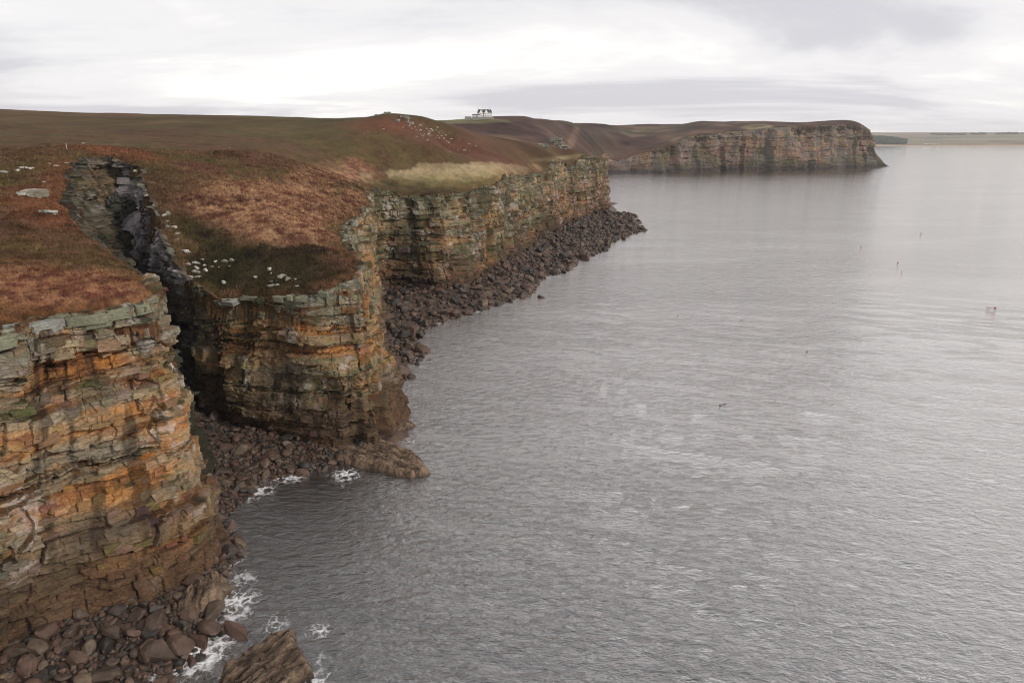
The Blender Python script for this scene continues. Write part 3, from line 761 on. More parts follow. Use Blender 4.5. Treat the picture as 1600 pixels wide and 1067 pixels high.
pcv = scatter('cove', 1200, (-100, -30), (112, 182), 0.3, 1.7, 3.0, lambda X, Y, Z, e, f: (Z > -0.5) & (f > -2.5) & (Z < 9) & ((X < -38) | (Y < 150)))
pl = scatter('long', 2900, (-75, 130), (225, 700), 0.55, 2.9, 3.0, lambda X, Y, Z, e, f: (Z > -0.45) & (f > -5) & (Y > 200) & (e < 75))
place('near', pn); place('cove', pcv); place('long', pl)
# named large stones
def P(px, py, z): return atz(px, py, z)
for (px, py, r, z, lb) in [
    (252, 1020, 2.7, 1.0, 'large squarish boulder with a crack, just left of the foaming pool'),
    (284, 1003, 2.6, 0.8, 'tan flat topped boulder above the foaming pool, next to the squarish one'),
    (330, 978, 2.3, 1.0, 'dark rounded boulder above the pool, right of the tan flat one'),
    (372, 985, 2.2, 0.6, 'weathered boulder awash at the right rim of the pool'),
    (165, 1055, 2.4, 1.2, 'pointed reddish boulder on the bottom edge, in the gully of water'),
    (245, 968, 2.3, 2.0, 'split brown boulder leaning on the cliff foot above the beach'),
    (178, 990, 1.7, 2.2, 'smooth grey brown boulder in the middle of the nearest beach'),
    (205, 988, 1.2, 2.2, 'bright orange tan boulder in the middle of the nearest beach'),
    (30, 1017, 2.0, 2.4, 'pale angular boulder close to the left edge of the picture'),
    (395, 748, 1.6, 0.7, 'biggest reddish boulder of the cove beach, near the foam'),
    (1003, 357, 3.4, 0.8, 'outermost low rock at the point of the long cliff'),
    (975, 372, 3.0, 0.8, 'low dark rock on the water side of the point'),
    (845, 465, 2.6, 0.1, 'single flat dark rock awash off the boulder shore'),
    (652, 568, 1.6, 0.2, 'lone pyramid shaped rock in the water beside the middle buttress'),
    (635, 575, 2.3, 0.8, 'dark slab of rock leaning at the foot of the middle buttress'),
    (672, 562, 1.0, -0.1, 'small rock barely above water, right of the pyramid shaped one'),
    (640, 515, 2.2, 0.6, 'flat lone boulder at the near end of the boulder shore')]:
    x0, y0, z0 = P(px, py, z); r *= .72; o = put_boulder(x0, y0, z0, r, 'near', lb, (r * 1.15, r, r * 0.9))
# small fill between them
qf = np.random.RandomState(77)
def fill(n, xr, yr, rlo, rhi, cond):
    X = qf.uniform(*xr, n); Y = qf.uniform(*yr, n); ed, ei = edge_dist(X, Y); Z = shore_z(X, Y)
    fd = ((np.stack([X, Y], 1) - Bm[ei][:, :2]) * Nm[ei]).sum(1); m = cond(X, Y, Z, ed, fd) & (ed > -8)
    for a, b, c0 in zip(X[m], Y[m], Z[m]):
        r = qf.uniform(rlo, rhi); mass_add(a, b, c0 + 0.3 * r, r, qf.uniform(0, 6.28), qf.uniform(-.7, .7), (.024, .023, .014) if c0 > 9 else None)  # stones high in the gully coloured near-black, painting in its shade
fill(3000, (-110, -40), (60, 112), .25, .6, lambda X, Y, Z, e, f: (Z > -.4) & (f > -2) & (X < -41))
fill(4200, (-98, -36), (115, 182), .25, .55, lambda X, Y, Z, e, f: (Z > -.3) & (f > -3) & (Z < 9))
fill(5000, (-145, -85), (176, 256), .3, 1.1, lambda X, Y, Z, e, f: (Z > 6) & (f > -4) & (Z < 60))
mass = mesh_from('beach_stones', np.concatenate(mass_V), np.concatenate(mass_F), M_BOULD, np.concatenate(mass_C))
tag(mass, 'small brown stones filling the shore between the boulders', 'stones', None, 'stuff')
print('boulders', nind, len(mass_V), sum(len(f) for f in mass_F), round(time.time() - T0, 1))

# ------------------------------------------------------------------ layered rock shelves on the shore
def shelf(name, label, outline, zt, rows, seed, tiltdir, tilt):
    """tilted slabs: a closed outline in plan, stepped along its beds"""
    O = np.array(outline); c0 = O.mean(0)
    x0, y0 = O.min(0) - 2; x1, y1 = O.max(0) + 2
    st = 0.16
    xs = np.arange(x0, x1, st); ys = np.arange(y0, y1, st); XX, YY = np.meshgrid(xs, ys, indexing='ij'); X, Y = XX.ravel(), YY.ravel()
    wx = X + 0.9 * fbm(X / 2.5, Y / 2.5, 0, seed, 3); wy = Y + 0.9 * fbm(X / 2.5, Y / 2.5, 0, seed + 3, 3)
    d = np.full(len(X), 1e9); ins = np.zeros(len(X), bool)
    for i in range(len(O)):
        a, b = O[i], O[(i + 1) % len(O)]; ab = b - a
        t = np.clip(((wx - a[0]) * ab[0] + (wy - a[1]) * ab[1]) / (ab @ ab), 0, 1)
        d = np.minimum(d, np.hypot(wx - a[0] - t * ab[0], wy - a[1] - t * ab[1]))
        cr = ((a[1] > wy) != (b[1] > wy)) & (wx < (b[0] - a[0]) * (wy - a[1]) / (b[1] - a[1] + 1e-9) + a[0]); ins ^= cr
    sd = np.where(ins, d, -d)
    u = (X - c0[0]) * math.cos(tiltdir) + (Y - c0[1]) * math.sin(tiltdir); w = -(X - c0[0]) * math.sin(tiltdir) + (Y - c0[1]) * math.cos(tiltdir)
    bed = u / rows + 0.7 * fbm(w / 6, u / 4, 0, seed + 7, 4); kb = np.floor(bed); fb = bed - kb
    jn = w / 6.5 + hsh(kb, seed) * 9 + .3 * fbm(w / 3, u / 2, 0, seed + 21, 3); kj = np.floor(jn); fj = jn - kj
    blk = hsh(kb, kj, seed)
    e = np.minimum(np.minimum(fb, 1 - fb) * rows / 0.3, np.minimum(fj, 1 - fj) * 6.5 / 0.2)
    z = -2.5 + (zt + 2.5) * sstep(-0.6, 1.6, sd) + tilt * u + (fb - 0.5) * rows * 0.38 + (blk - .5) * 0.5 - 0.4 * (1 - np.clip(e, 0, 1)) * sstep(-.3, .3, vnoise(X / 1.7, Y / 1.7, 0, seed + 31)) + 0.8 * fbm(X / 2.4, Y / 2.4, 0, seed + 9, 5) + .5 * fbm(w / 5, u / .8, 0, seed + 33, 3)
    z = np.where(sd < -0.6, -2.5, z)
    k_ = (sd > -1.2)
    Fg = grid_faces(*XX.shape); Fg = Fg[k_[Fg].all(1)]
    uu = np.zeros(len(X), bool); uu[Fg.ravel()] = True; r2 = np.cumsum(uu) - 1
    n = fbm(X / 1.2, Y / 1.2, 0, seed + 12, 4)
    cc = lerp(np.array([.08, .055, .038])[None], np.array([.20, .14, .095])[None], np.clip(.5 + 1.1 * n + (blk - .5) * .6, 0, 1)[:, None])
    cc = lerp(cc, np.array([.035, .028, .02])[None], sstep(0.9, 0.1, z)[:, None] * 0.8)
    cc = cc * (1 - 0.5 * (1 - np.clip(e, 0, 1)))[:, None]
    ob = mesh_from(name, np.stack([X, Y, z], 1)[uu], r2[Fg], M_ROCK, cc[uu])
    tag(ob, label, 'rock shelf'); return ob
def pl2(lst, z=1.0): return [atz(a, b, z)[:2] for a, b in lst]
shelf('rock_shelf', 'tilted brown rock shelf with long grooves, right of the foaming pool at the bottom', pl2([(325, 1090), (338, 1045), (390, 1005), (425, 980), (460, 978), (480, 1010), (497, 1050), (470, 1060), (462, 1100)]), 1.8, 1.5, 200, R(-35), 0.02)
shelf('rock_shelf', 'low brown rock shelf reaching into the sea below the middle buttress', pl2([(505, 705), (540, 690), (570, 680), (610, 690), (655, 708), (676, 738), (640, 750), (600, 738), (560, 732), (525, 722)], 0.6), 1.5, 1.3, 230, R(60), 0.01)
shelf('rock_shelf', 'broken reddish rock platform jutting from the right foot of the nearest cliff', pl2([(255, 955), (290, 925), (330, 900), (362, 905), (350, 940), (325, 955), (290, 968)]), 3.0, 1.4, 260, R(20), 0.02)
shelf('rock_shelf', 'thin flat ledge at the water beside the right foot of the middle buttress', pl2([(575, 672), (600, 660), (640, 658), (655, 664), (640, 672), (600, 684)], 0.3), 0.9, 1.2, 290, R(80), 0.0)

# ------------------------------------------------------------------ blocks of the cliff that stand proud
def block_mesh(seed):
    q = np.random.RandomState(seed); n = 4
    pts = []; F = []
    import bmesh
    bm = bmesh.new(); bmesh.ops.create_cube(bm, size=2.0)
    for v in bm.verts: v.co.x *= q.uniform(.8, 1.05); v.co.y *= q.uniform(.8, 1.0); v.co.z *= q.uniform(.82, 1.05)
    bmesh.ops.bevel(bm, geom=bm.edges[:], offset=0.14, segments=1, affect='EDGES')
    bmesh.ops.triangulate(bm, faces=bm.faces[:])
    bm.verts.index_update()
    V = np.array([v.co[:] for v in bm.verts]); V += 0.11 * q.normal(size=V.shape)
    Fc = np.array([[v.index for v in f.verts] for f in bm.faces]); bm.free(); return V, Fc
BLK = [block_mesh(300 + i) for i in range(14)]
blk_cache = {}
def block_obj(name, parent, loc, size, ang, col, i, roll=0.0):
    key = (i, tuple(np.round(np.array(col) * 40).astype(int)))
    if key not in blk_cache:
        V, F = BLK[i]; o = mesh_from(name, V, F, M_ROCK, paint(V, np.round(np.array(col) * 40) / 40 + 0.006, i, 0.35)); blk_cache[key] = o.data; bpy.data.objects.remove(o)
    o = bpy.data.objects.new(name, blk_cache[key]); COL.objects.link(o); o.parent = parent
    o.location = loc; o.scale = size; o.rotation_euler = (roll, rb_.uniform(-.05, .05), ang)
    return o
def proud_blocks(key, ob, count, seed, smin=1.0, zlo=4):
    s, T, B, n, o, z, ns, nv, X, Y, col, bed, r2, scale = ROCKS[key]
    q = np.random.RandomState(seed); done = 0; tries = 0; used = []
    while done < count and tries < count * 30:
        tries += 1
        i = q.randint(ns); j = q.randint(int(nv * .03), nv)
        if z[i, j] < zlo or bed[i, j] < 0.0: continue
        u, v = project(X[i, j], Y[i, j], z[i, j])
        if not (-20 < u < 1620 and v < 1085): continue
        # facing the view
        if n[i, 0] * (-X[i, j]) + n[i, 1] * (-Y[i, j]) < 0: continue
        if any((X[i, j] - a)**2 + (Y[i, j] - b)**2 + (z[i, j] - c0)**2 < 3.2 for a, b, c0 in used): continue
        used.append((X[i, j], Y[i, j], z[i, j]))
        w = q.uniform(.55, 1.5) * smin; h = q.uniform(.3, .75) * smin; dp = q.uniform(.5, .9) * smin
        ang = math.atan2(n[i, 1], n[i, 0]) + math.pi / 2 + q.uniform(-.12, .12)
        block_obj('rock_block', ob, (X[i, j] - n[i, 0] * dp * .74, Y[i, j] - n[i, 1] * dp * .74, z[i, j]), (w, dp, h), ang, col[max(0, i - 5):i + 6, max(0, j - 5):j + 6].mean((0, 1)), q.randint(14), q.uniform(-.12, .12))
        done += 1
    print(key, 'blocks', done)
proud_blocks('near_cliff', near_cliff, 230, 1, 1.15)
proud_blocks('middle_cliff', mid_cliff, 230, 2, 1.2)
proud_blocks('long_cliff', long_cliff, 240, 3, 2.0)
proud_blocks('gully_cliff', gully_wall, 60, 4, 1.2, 30)
# cap slabs along the rim
def cap(key, ob, px_list, zoff=0.0):
    s, T, B, n, o, z, ns, nv, X, Y, col, bed, r2, scale = ROCKS[key]
    u, v = project(X[:, 3], Y[:, 3], z[:, 3]); front = (n[:, 0] * -X[:, 3] + n[:, 1] * -Y[:, 3]) > 0
    for (px, wpx, hpx, cc) in px_list:
        i = np.argmin(np.abs(u - px) + np.where(front, 0, 1e4)); D = math.dist((X[i, 3], Y[i, 3], z[i, 3]), (0, 0, H))
        w = wpx / FPX * D / 2; h = hpx / FPX * D / 2
        ang = math.atan2(n[i, 1], n[i, 0]) + math.pi / 2
        block_obj('rock_slab', ob, (X[i, 3] - n[i, 0] * .9, Y[i, 3] - n[i, 1] * .9, T[i, 2] - h * rb_.uniform(.8, 1.3) + zoff), (w * 1.1, 1.5, h * .8), ang + rb_.uniform(-.1, .1), cc, rb_.randrange(14), rb_.uniform(-.1, .12))
lg_, lw_ = (.15, .145, .10), (.235, .225, .19)
cap('near_cliff', near_cliff, [(6, 26, 24, lg_), (50, 70, 34, lw_), (100, 34, 28, lg_), (132, 44, 18, lg_), (150, 34, 26, lg_), (195, 42, 22, lg_), (222, 22, 20, lg_)])
cap('middle_cliff', mid_cliff, [(x_, 13 + rb_.uniform(-5, 14), 10 + rb_.uniform(-3, 4), lw_ if rb_.random() < .4 else lg_) for x_ in range(318, 560, 17) if rb_.random() < .6])
print('blocks', round(time.time() - T0, 1))

# ------------------------------------------------------------------ stones lying on the moor
SM = []
for i in range(8):
    V, F = boulder_mesh('stone', 400 + i, 2, 1.0); o = mesh_from('pale_stone', V, F, M_BOULD, paint(V, [(.33, .31, .275), (.24, .225, .19), (.17, .165, .125)][i % 3], i, .4)); SM.append(o.data); bpy.data.objects.remove(o)
def hit_turf(px, py, y0=100, y1=1400):
    """where the line of sight through this picture point meets the moor"""
    Ys = np.exp(np.linspace(math.log(y0), math.log(y1), 260)); r = ray(px, py)
    x_ = r[0] / r[1] * Ys; zz_ = H + r[2] / r[1] * Ys; e0, _ = edge_dist(x_, Ys)
    zt_ = np.where(e0 < 0, turf_z(x_, Ys, e0), -50)
    h = np.where(zt_ > zz_)[0]
    if not len(h): return None
    i = h[0]; return x_[i], Ys[i], zt_[i]
def stone(px, py, wpx, label, group=None, flat=0.6, mi=None, name='pale_stone', cat='stone'):
    p = hit_turf(px, py)
    if p is None: return
    D = math.dist(p, (0, 0, H)); w = wpx / FPX * D / 2 * .62
    o = bpy.data.objects.new(name, SM[rb_.randrange(8) if mi is None else mi]); COL.objects.link(o)
    o.location = (p[0], p[1], p[2] + w * 0.05); o.scale = (w * 1.25, w * .9, w * flat * 1.3); o.rotation_euler = (0, 0, rb_.uniform(0, 6.28))
    tag(o, label, cat, group); return o
def outcrop(name, px, py, wpx, label, cols3, layers=3):
    p = hit_turf(px, py)
    if p is None: return
    D = math.dist(p, (0, 0, H)); w = wpx / FPX * D / 2; root = empty(name, p); tag(root, label, 'outcrop' if 'outcrop' in name else 'crag')
    q = random.Random(int(px * 7)); z = -.25 * w
    for l in range(layers):
        n = 3 if l < layers - 1 else 2; h = w * q.uniform(.10, .17)
        for k in range(n):
            o = block_obj('rock_slab', root, ((k - (n - 1) / 2) * w * 1.1 / n * 1.5 + q.uniform(-.1, .1) * w, q.uniform(-.15, .2) * w + l * .08 * w, z + h + q.uniform(-.3, .3) * h), (w * .62 / n * q.uniform(1.1, 1.7), w * q.uniform(.35, .55), h * q.uniform(.8, 1.3)), q.uniform(-.25, .25), cols3[q.randrange(3)], q.randrange(14), q.uniform(-.08, .08))
        z += 1.7 * h
C3 = [(.31, .28, .22), (.22, .19, .14), (.36, .34, .30)]
outcrop('rock_outcrop', 52, 309, 38, 'large layered pale rock outcrop on the slope left of the gully', C3)
outcrop('rock_outcrop', 74, 335, 24, 'smaller layered grey outcrop below the large one left of the gully', C3, 2)
def _unused(*a): pass
_unused(52, 307, 40, 'large layered pale rock outcrop on the slope left of the gully', None, .6, 1, 'rock_outcrop', 'outcrop')
_unused(74, 334, 24, 'smaller layered grey outcrop below the large one left of the gully', None, .5, 1, 'rock_outcrop', 'outcrop')
for (a, b, w, lb) in [(9, 273, 20, 'long white stone at the left edge of the picture on the moor'), (28, 270, 14, 'flat grey stone right of the long white one'), (37, 264, 12, 'white stone in the row on the left slope, the highest of the row'),
                      (50, 266, 12, 'pale stone at the right end of the row on the left slope'), (69, 286, 8, 'lone small white stone between the row of stones and the big outcrop'),
                      (78, 257, 9, 'tiny pale stone above the small cluster on the left slope'), (88, 261, 11, 'pale stone right of the tiny one on the left slope'), (105, 256, 8, 'pale stone just left of the gully head'),
                      (62, 272, 9, 'white speck of stone under the row on the left slope'), (71, 273, 6, 'smallest stone under the row on the left slope'),
                      (290, 238, 5, 'white stone alone on the moor beyond the gully head'), (359, 232, 4, 'small grey stone far out on the brown moor'), (130, 225, 5, 'stone right of the wooden post'), (162, 236, 5, 'stone just above the rocky gully head'),
                      (203, 457, 8, 'round grey stone half sunk in rust coloured turf near the nearest cliff edge'), (575, 207, 4, 'western white stone on the flank of the knoll'), (599, 203, 5, 'white stone under the summit of the knoll')]:
    stone(a, b, w, lb)
gk = 'pale stones strewn down the knoll'
for i in range(75):
    t = rb_.random()**0.8; a = 625 + t * 70 + rb_.gauss(0, 7) ; b = 191 + t * 28 + rb_.gauss(0, 4.5)
    if rb_.random() < .14: a, b = 700 + rb_.random() * 45, 224 + rb_.random() * 18
    stone(a, b, rb_.uniform(2.2, 6.0), 'pale grey stone among many strewn down the right flank of the knoll', gk, .7)
for (a, b, w, lb) in [(632, 187, 16, 'broad grey crag near the top of the knoll'), (620, 190, 11, 'left end of the grey crag on the knoll'), (642, 195, 12, 'greenish crag below the broad one on the knoll'), (590, 183, 9, 'small crag on the left shoulder of the knoll'), (605, 179.5, 14, 'flat crag on the summit of the knoll')]:
    outcrop('crag', a, b, w, lb, [(.22, .22, .20), (.15, .16, .13), (.28, .28, .26)], 3)
for (a, b, w, lb) in [(868, 228, 26, 'grey green crag in the hollow behind the long cliff'), (848, 231, 18, 'lower left crag in the hollow behind the long cliff'), (880, 233, 14, 'right crag in the hollow behind the long cliff')]:
    outcrop('crag', a, b, w, lb, [(.17, .165, .13), (.12, .125, .09), (.24, .23, .20)], 4)
# broken rock around the gully
gg = 'lichen covered rocks along the gully sides'
for i in range(70):
    t = rb_.random()
    a, b = (rb_.uniform(300, 470), rb_.uniform(412, 452)) if i % 3 == 0 else ((rb_.uniform(100, 175), rb_.uniform(255, 375)) if i % 3 == 1 else (225 + t * 90 + rb_.gauss(0, 8), 300 + t * 130))
    stone(a, b, rb_.uniform(7, 19) if i % 3 != 1 else rb_.uniform(4, 10), 'lichen spotted rock showing through turf at the edge of the gully or the middle buttress', gg, .7)

# wooden post
pm = plain('weathered_wood', (.36, .33, .28), .85, .2, 8)
p = hit_turf(105, 236)
if p:
    import bmesh
    bm = bmesh.new(); bmesh.ops.create_cone(bm, cap_ends=True, segments=10, radius1=.16, radius2=.12, depth=2.6)
    me = bpy.data.meshes.new('wooden_post'); bm.to_mesh(me); bm.free(); me.materials.append(pm)
    o = bpy.data.objects.new('wooden_post', me); COL.objects.link(o); o.location = (p[0], p[1], p[2] + 1.1); o.rotation_euler = (.04, .03, 0)
    tag(o, 'thin pale wooden post standing alone on the moor left of the gully head', 'post')

# heather tufts
def tufts(n, seed):
    q = np.random.RandomState(seed); az = np.radians(q.uniform(-46, -2, n)); r = np.exp(q.uniform(math.log(100), math.log(330), n))
    X, Y = r * np.sin(az), r * np.cos(az); e, _ = edge_dist(X, Y); m = (e < 1.0); X, Y, e, r = X[m], Y[m], e[m], r[m]
    Z = turf_z(X, Y, e); c_ = turf_colour(X, Y, Z, e) * q.uniform(.75, 1.2, len(X))[:, None]
    h = q.uniform(.15, .5, len(X)) * np.clip(r / 170, .6, 1.5); w = h * q.uniform(.6, 1.3, len(X)); a = q.uniform(0, 3.14, len(X))
    V = []; Fs = []; 
    for k in range(3):
        t = a + k * 2.1; V.append(np.stack([X + w * np.cos(t), Y + w * np.sin(t), Z - .08], 1))
    V.append(np.stack([X + w * q.uniform(-.4, .4, len(X)), Y + w * q.uniform(-.4, .4, len(X)), Z + h], 1))
    m_ = len(X); V = np.concatenate(V); i = np.arange(m_)
    Fs = np.concatenate([np.stack([i, i + m_, i + 3 * m_], 1), np.stack([i + m_, i + 2 * m_, i + 3 * m_], 1), np.stack([i + 2 * m_, i, i + 3 * m_], 1)])
    return V, Fs, np.concatenate([c_] * 4)
V, F, Cc = tufts(130000, 9)
ht = mesh_from('heather', V, F, M_TURF, Cc)
tag(ht, 'low heather and grass tufts growing on the clifftop moor', 'heather', None, 'stuff')
print('tufts', len(F), round(time.time() - T0, 1))

# ------------------------------------------------------------------ the sea
m_w, nd, lk, b = new_mat('sea_water')
def MM(op, a, b_=None, c_=None, cl=False): return M(op, a, b_, c_, cl, nd, lk)
geo = nd.new('ShaderNodeNewGeometry'); pos = geo.outputs['Position']
def rot_noise(scale, detail, rough, ang, sx, sy, dist=0.3):
    mp = nd.new('ShaderNodeMapping'); mp.vector_type = 'POINT'; mp.inputs['Rotation'].default_value = (0, 0, ang); mp.inputs['Scale'].default_value = (sx, sy, 1)
    lk.new(pos, mp.inputs[0]); n = nd.new('ShaderNodeTexNoise'); n.inputs['Scale'].default_value = scale; n.inputs['Detail'].default_value = detail
    n.inputs['Roughness'].default_value = rough; n.inputs['Distortion'].default_value = dist; lk.new(mp.outputs[0], n.inputs['Vector']); return n.outputs['Fac']
w1 = rot_noise(0.13, 3, 0.5, R(18), 0.6, 1.4)
w2 = rot_noise(0.5, 5, 0.64, R(20), 0.75, 1.3)
w3 = rot_noise(2.2, 3, 0.6, R(10), 0.7, 1.2)
gust = rot_noise(0.010, 4, 0.6, R(12), 0.5, 1.6, 0.8)
gs = MM('MULTIPLY_ADD', gust, 2.4, -0.35, True)
hw = MM('ADD', MM('MULTIPLY', w1, 0.7), MM('MULTIPLY', w2, 1.0)); hw = MM('ADD', hw, MM('MULTIPLY', w3, 0.14))
bp = nd.new('ShaderNodeBump'); bp.inputs['Distance'].default_value = 1.0
lk.new(hw, bp.inputs['Height']); ln = nd.new('ShaderNodeVectorMath'); ln.operation = 'LENGTH'; lk.new(pos, ln.inputs[0])
lk.new(MM('DIVIDE', MM('MULTIPLY_ADD', gs, 0.40, 0.40), MM('MULTIPLY_ADD', ln.outputs['Value'], 1 / 1300.0, 1.0)), bp.inputs['Strength'])
lk.new(bp.outputs[0], b.inputs['Normal'])
b.inputs['IOR'].default_value = 1.33; b.inputs['Specular IOR Level'].default_value = 0.0
at = nd.new('ShaderNodeAttribute'); at.attribute_name = 'Col'
fs = nd.new('ShaderNodeSeparateColor'); lk.new(at.outputs['Color'], fs.inputs[0])
f1 = rot_noise(0.8, 6, 0.6, 0.3, 1, 1, 0.6); f2 = rot_noise(0.22, 5, 0.65, 0.9, 1, 1, 1.0)
wv = nd.new('ShaderNodeTexNoise'); wv.inputs['Scale'].default_value = 0.7; wv.inputs['Detail'].default_value = 9; wv.inputs['Roughness'].default_value = 0.62; lk.new(pos, wv.inputs['Vector'])
wa = nd.new('ShaderNodeVectorMath'); wa.operation = 'MULTIPLY_ADD'; wa.inputs[1].default_value = (3.4, 3.4, 0); lk.new(wv.outputs['Color'], wa.inputs[0]); lk.new(pos, wa.inputs[2])
vo = nd.new('ShaderNodeTexVoronoi'); vo.feature = 'DISTANCE_TO_EDGE'; vo.inputs['Scale'].default_value = 0.55; lk.new(wa.outputs[0], vo.inputs['Vector'])
lace = MM('POWER', MM('SUBTRACT', 1.0, MM('MULTIPLY', vo.outputs['Distance'], 2.6), None, True), 2.0)
fo = MM('ADD', MM('MULTIPLY', lace, 0.42), MM('ADD', MM('MULTIPLY', f2, 0.5), MM('MULTIPLY', f1, 0.45)))
fm = MM('MULTIPLY', MM('SUBTRACT', MM('ADD', fo, fs.outputs[0]), 1.40), 2.6, None, True)
mx = nd.new('ShaderNodeMix'); mx.data_type = 'RGBA'
mx.inputs[6].default_value = (0.012, 0.017, 0.019, 1); mx.inputs[7].default_value = (0.72, 0.72, 0.73, 1)
shallow = nd.new('ShaderNodeMix'); shallow.data_type = 'RGBA'
shallow.inputs[6].default_value = (0.014, 0.019, 0.021, 1); shallow.inputs[7].default_value = (0.045, 0.03, 0.022, 1); lk.new(fs.outputs[1], shallow.inputs[0])
lk.new(shallow.outputs[2], mx.inputs[6])
lk.new(fm, mx.inputs[0]); lk.new(mx.outputs[2], b.inputs['Base Color'])
b.inputs['Roughness'].default_value = 0.8
gl = nd.new('ShaderNodeBsdfGlossy'); gl.inputs['Color'].default_value = (1.0, .975, .96, 1); gl.inputs['Roughness'].default_value = 0.03; lk.new(bp.outputs[0], gl.inputs['Normal'])
lw = nd.new('ShaderNodeLayerWeight'); lw.inputs['Blend'].default_value = 0.5; lk.new(bp.outputs[0], lw.inputs['Normal'])
refl = MM('MULTIPLY', MM('POWER', lw.outputs['Facing'], 1.0), MM('SUBTRACT', 1.0, fm))
ms_ = nd.new('ShaderNodeMixShader'); lk.new(refl, ms_.inputs[0]); lk.new(b.outputs[0], ms_.inputs[1]); lk.new(gl.outputs[0], ms_.inputs[2])
lk.new(ms_.outputs[0], nd['Material Output'].inputs['Surface'])
azw = np.radians(np.concatenate([np.arange(-85, -44, 2.0), np.arange(-44, 14, 0.2), np.arange(14, 85, 0.8)])); rw = np.exp(np.concatenate([[2.0], np.arange(math.log(40), math.log(800), 0.0095), np.arange(math.log(805), math.log(9500), 0.04)]))
Aw, Rw = np.meshgrid(azw, rw, indexing='ij'); wx, wy = (Rw * np.sin(Aw)).ravel(), (Rw * np.cos(Aw)).ravel()
rww = Rw.ravel()
wz = 0.22 * fbm((wx * .94 - wy * .34) / 19, (wx * .34 + wy * .94) / 6.5, 0, 201, 3) * sstep(420, 150, rww) + 0.07 * fbm(wx / 1.8, wy / 1.1, 0, 205, 3) * sstep(300, 150, rww)
foam = np.zeros(len(wx)); shal = np.zeros(len(wx))
nm = (rww < 800) & (Aw.ravel() > R(-50)) & (Aw.ravel() < R(13)); ni = np.where(nm)[0]
zs_ = shore_z(wx[ni], wy[ni]); ew, ewi = edge_dist(wx[ni], wy[ni])
inzone = (ew < 80)
foam[ni] = np.where(inzone, sstep(-2.2, 0.1, zs_) * (.52 + .35 * fbm(wx[ni] / 9, wy[ni] / 9, 0, 77, 3)), 0); shal[ni] = np.where(inzone, sstep(-2.0, 0.2, zs_) * 0.8, 0)
def fblob(px, py, r, a):
    c0 = atz(px, py); foam[:] = np.maximum(foam, a * np.exp(-((wx - c0[0])**2 + (wy - c0[1])**2) / r**2))
for a in [(590, 520, 7, .9), (640, 548, 6, .9), (612, 600, 3, .9), (680, 506, 8, .85), (745, 486, 9, .85), (820, 462, 9, .85), (870, 432, 9, .8), (355, 870, 5, .95), (345, 830, 5, .9), (500, 985, 4, .85), (495, 1060, 4, .9), (430, 975, 4, .85), (315, 1020, 5.5, 1.15), (345, 1000, 4, .95), (370, 940, 6, .95), (375, 905, 5, .85), (365, 960, 5, .85), (290, 1045, 5, .9), (230, 1060, 5, .85), (490, 722, 7, 1.1), (540, 742, 6, .95), (455, 742, 7, 1.0), (400, 768, 7, .95), (615, 682, 5, 1.1), (640, 690, 4, .85),
          (345, 785, 5, .8), (600, 680, 4, .95), (660, 540, 7, .75), (700, 500, 8, .72), (500, 1030, 4, .75)]: fblob(*a)
fc = np.stack([foam, shal, 0 * foam], 1)
# white line under the far headland
farf = np.exp(-((wx * 0 + np.minimum.reduce([np.hypot(wx - q[0], wy - q[1]) for q in [atz(u, 267.5 - (u - 1100) * 0.015, 0) for u in range(1110, 1390, 6)]]))**2) / 14**2)
fc[:, 0] = np.maximum(fc[:, 0], farf * 0.85)
sea = mesh_from('sea', np.stack([wx, wy, wz], 1), grid_faces(*Aw.shape), m_w, fc, smooth=True)
tag(sea, 'calm grey silvery sea with small ripples and foam at the rocks', None, None, 'structure')
print('sea', round(time.time() - T0, 1))

# ------------------------------------------------------------------ far shore
azf = np.radians(np.arange(24, 62, 0.12)); rf = np.linspace(6900, 14000, 110)
# land beyond the bay, its beach at about six kilometres
rf = np.concatenate([np.linspace(0, 1, 90)**1.3])
U, Vv = np.meshgrid(np.linspace(2200, 9500, 340), rf, indexing='ij')
ys = 5800 + 60 * vnoise(U / 700, 0 * U, 0, 301)
fy = ys + Vv * 4500; fx = U * (1 + Vv * 0.9) - 300 * Vv
hz = 3 + 10 * sstep(0, .03, Vv) + 26 * sstep(0.03, .25, Vv) + 80 * sstep(.2, .85, Vv) + 12 * fbm(fx.ravel() / 900, fy.ravel() / 900, 0, 303, 4).reshape(U.shape) * sstep(0, .1, Vv) + 6 * vnoise(fx / 150, fy / 150, 0, 305) * sstep(0.01, .05, Vv) * sstep(.2, .1, Vv)
hz = np.where(Vv == 0, -2, hz); hz = hz * (1 - 0.9 * sstep(.93, 1, Vv))
fid = hsh(np.floor(fx / 420 + np.floor(fy / 330) * .37), np.floor(fy / 330 + .3 * vnoise(fx / 600, fy / 900, 0, 7)), 5)
pal = np.array([(.17, .17, .11), (.22, .20, .13), (.30, .25, .17), (.14, .14, .10), (.24, .19, .14)])
fcol = pal[(fid * 4.99).astype(int)]
dune = sstep(.1, .02, Vv)[..., None]; fcol = lerp(fcol, np.array([.20, .15, .09]) * (1 + .5 * vnoise(fx / 120, fy / 120, 0, 309))[..., None], dune)
fcol = lerp(fcol, np.array([.42, .33, .26]), sstep(.012, .004, Vv)[..., None])
fl = mesh_from('far_coast', np.stack([fx, fy, hz], -1).reshape(-1, 3), grid_faces(*U.shape), M_FAR, fcol.reshape(-1, 3), smooth=True)
tag(fl, 'low green and tan farmland on the far side of the bay', None, None, 'structure')
def far_z(x_, y_):
    d = (fx - x_)**2 + (fy - y_)**2; i = np.unravel_index(d.argmin(), d.shape); return hz[i]
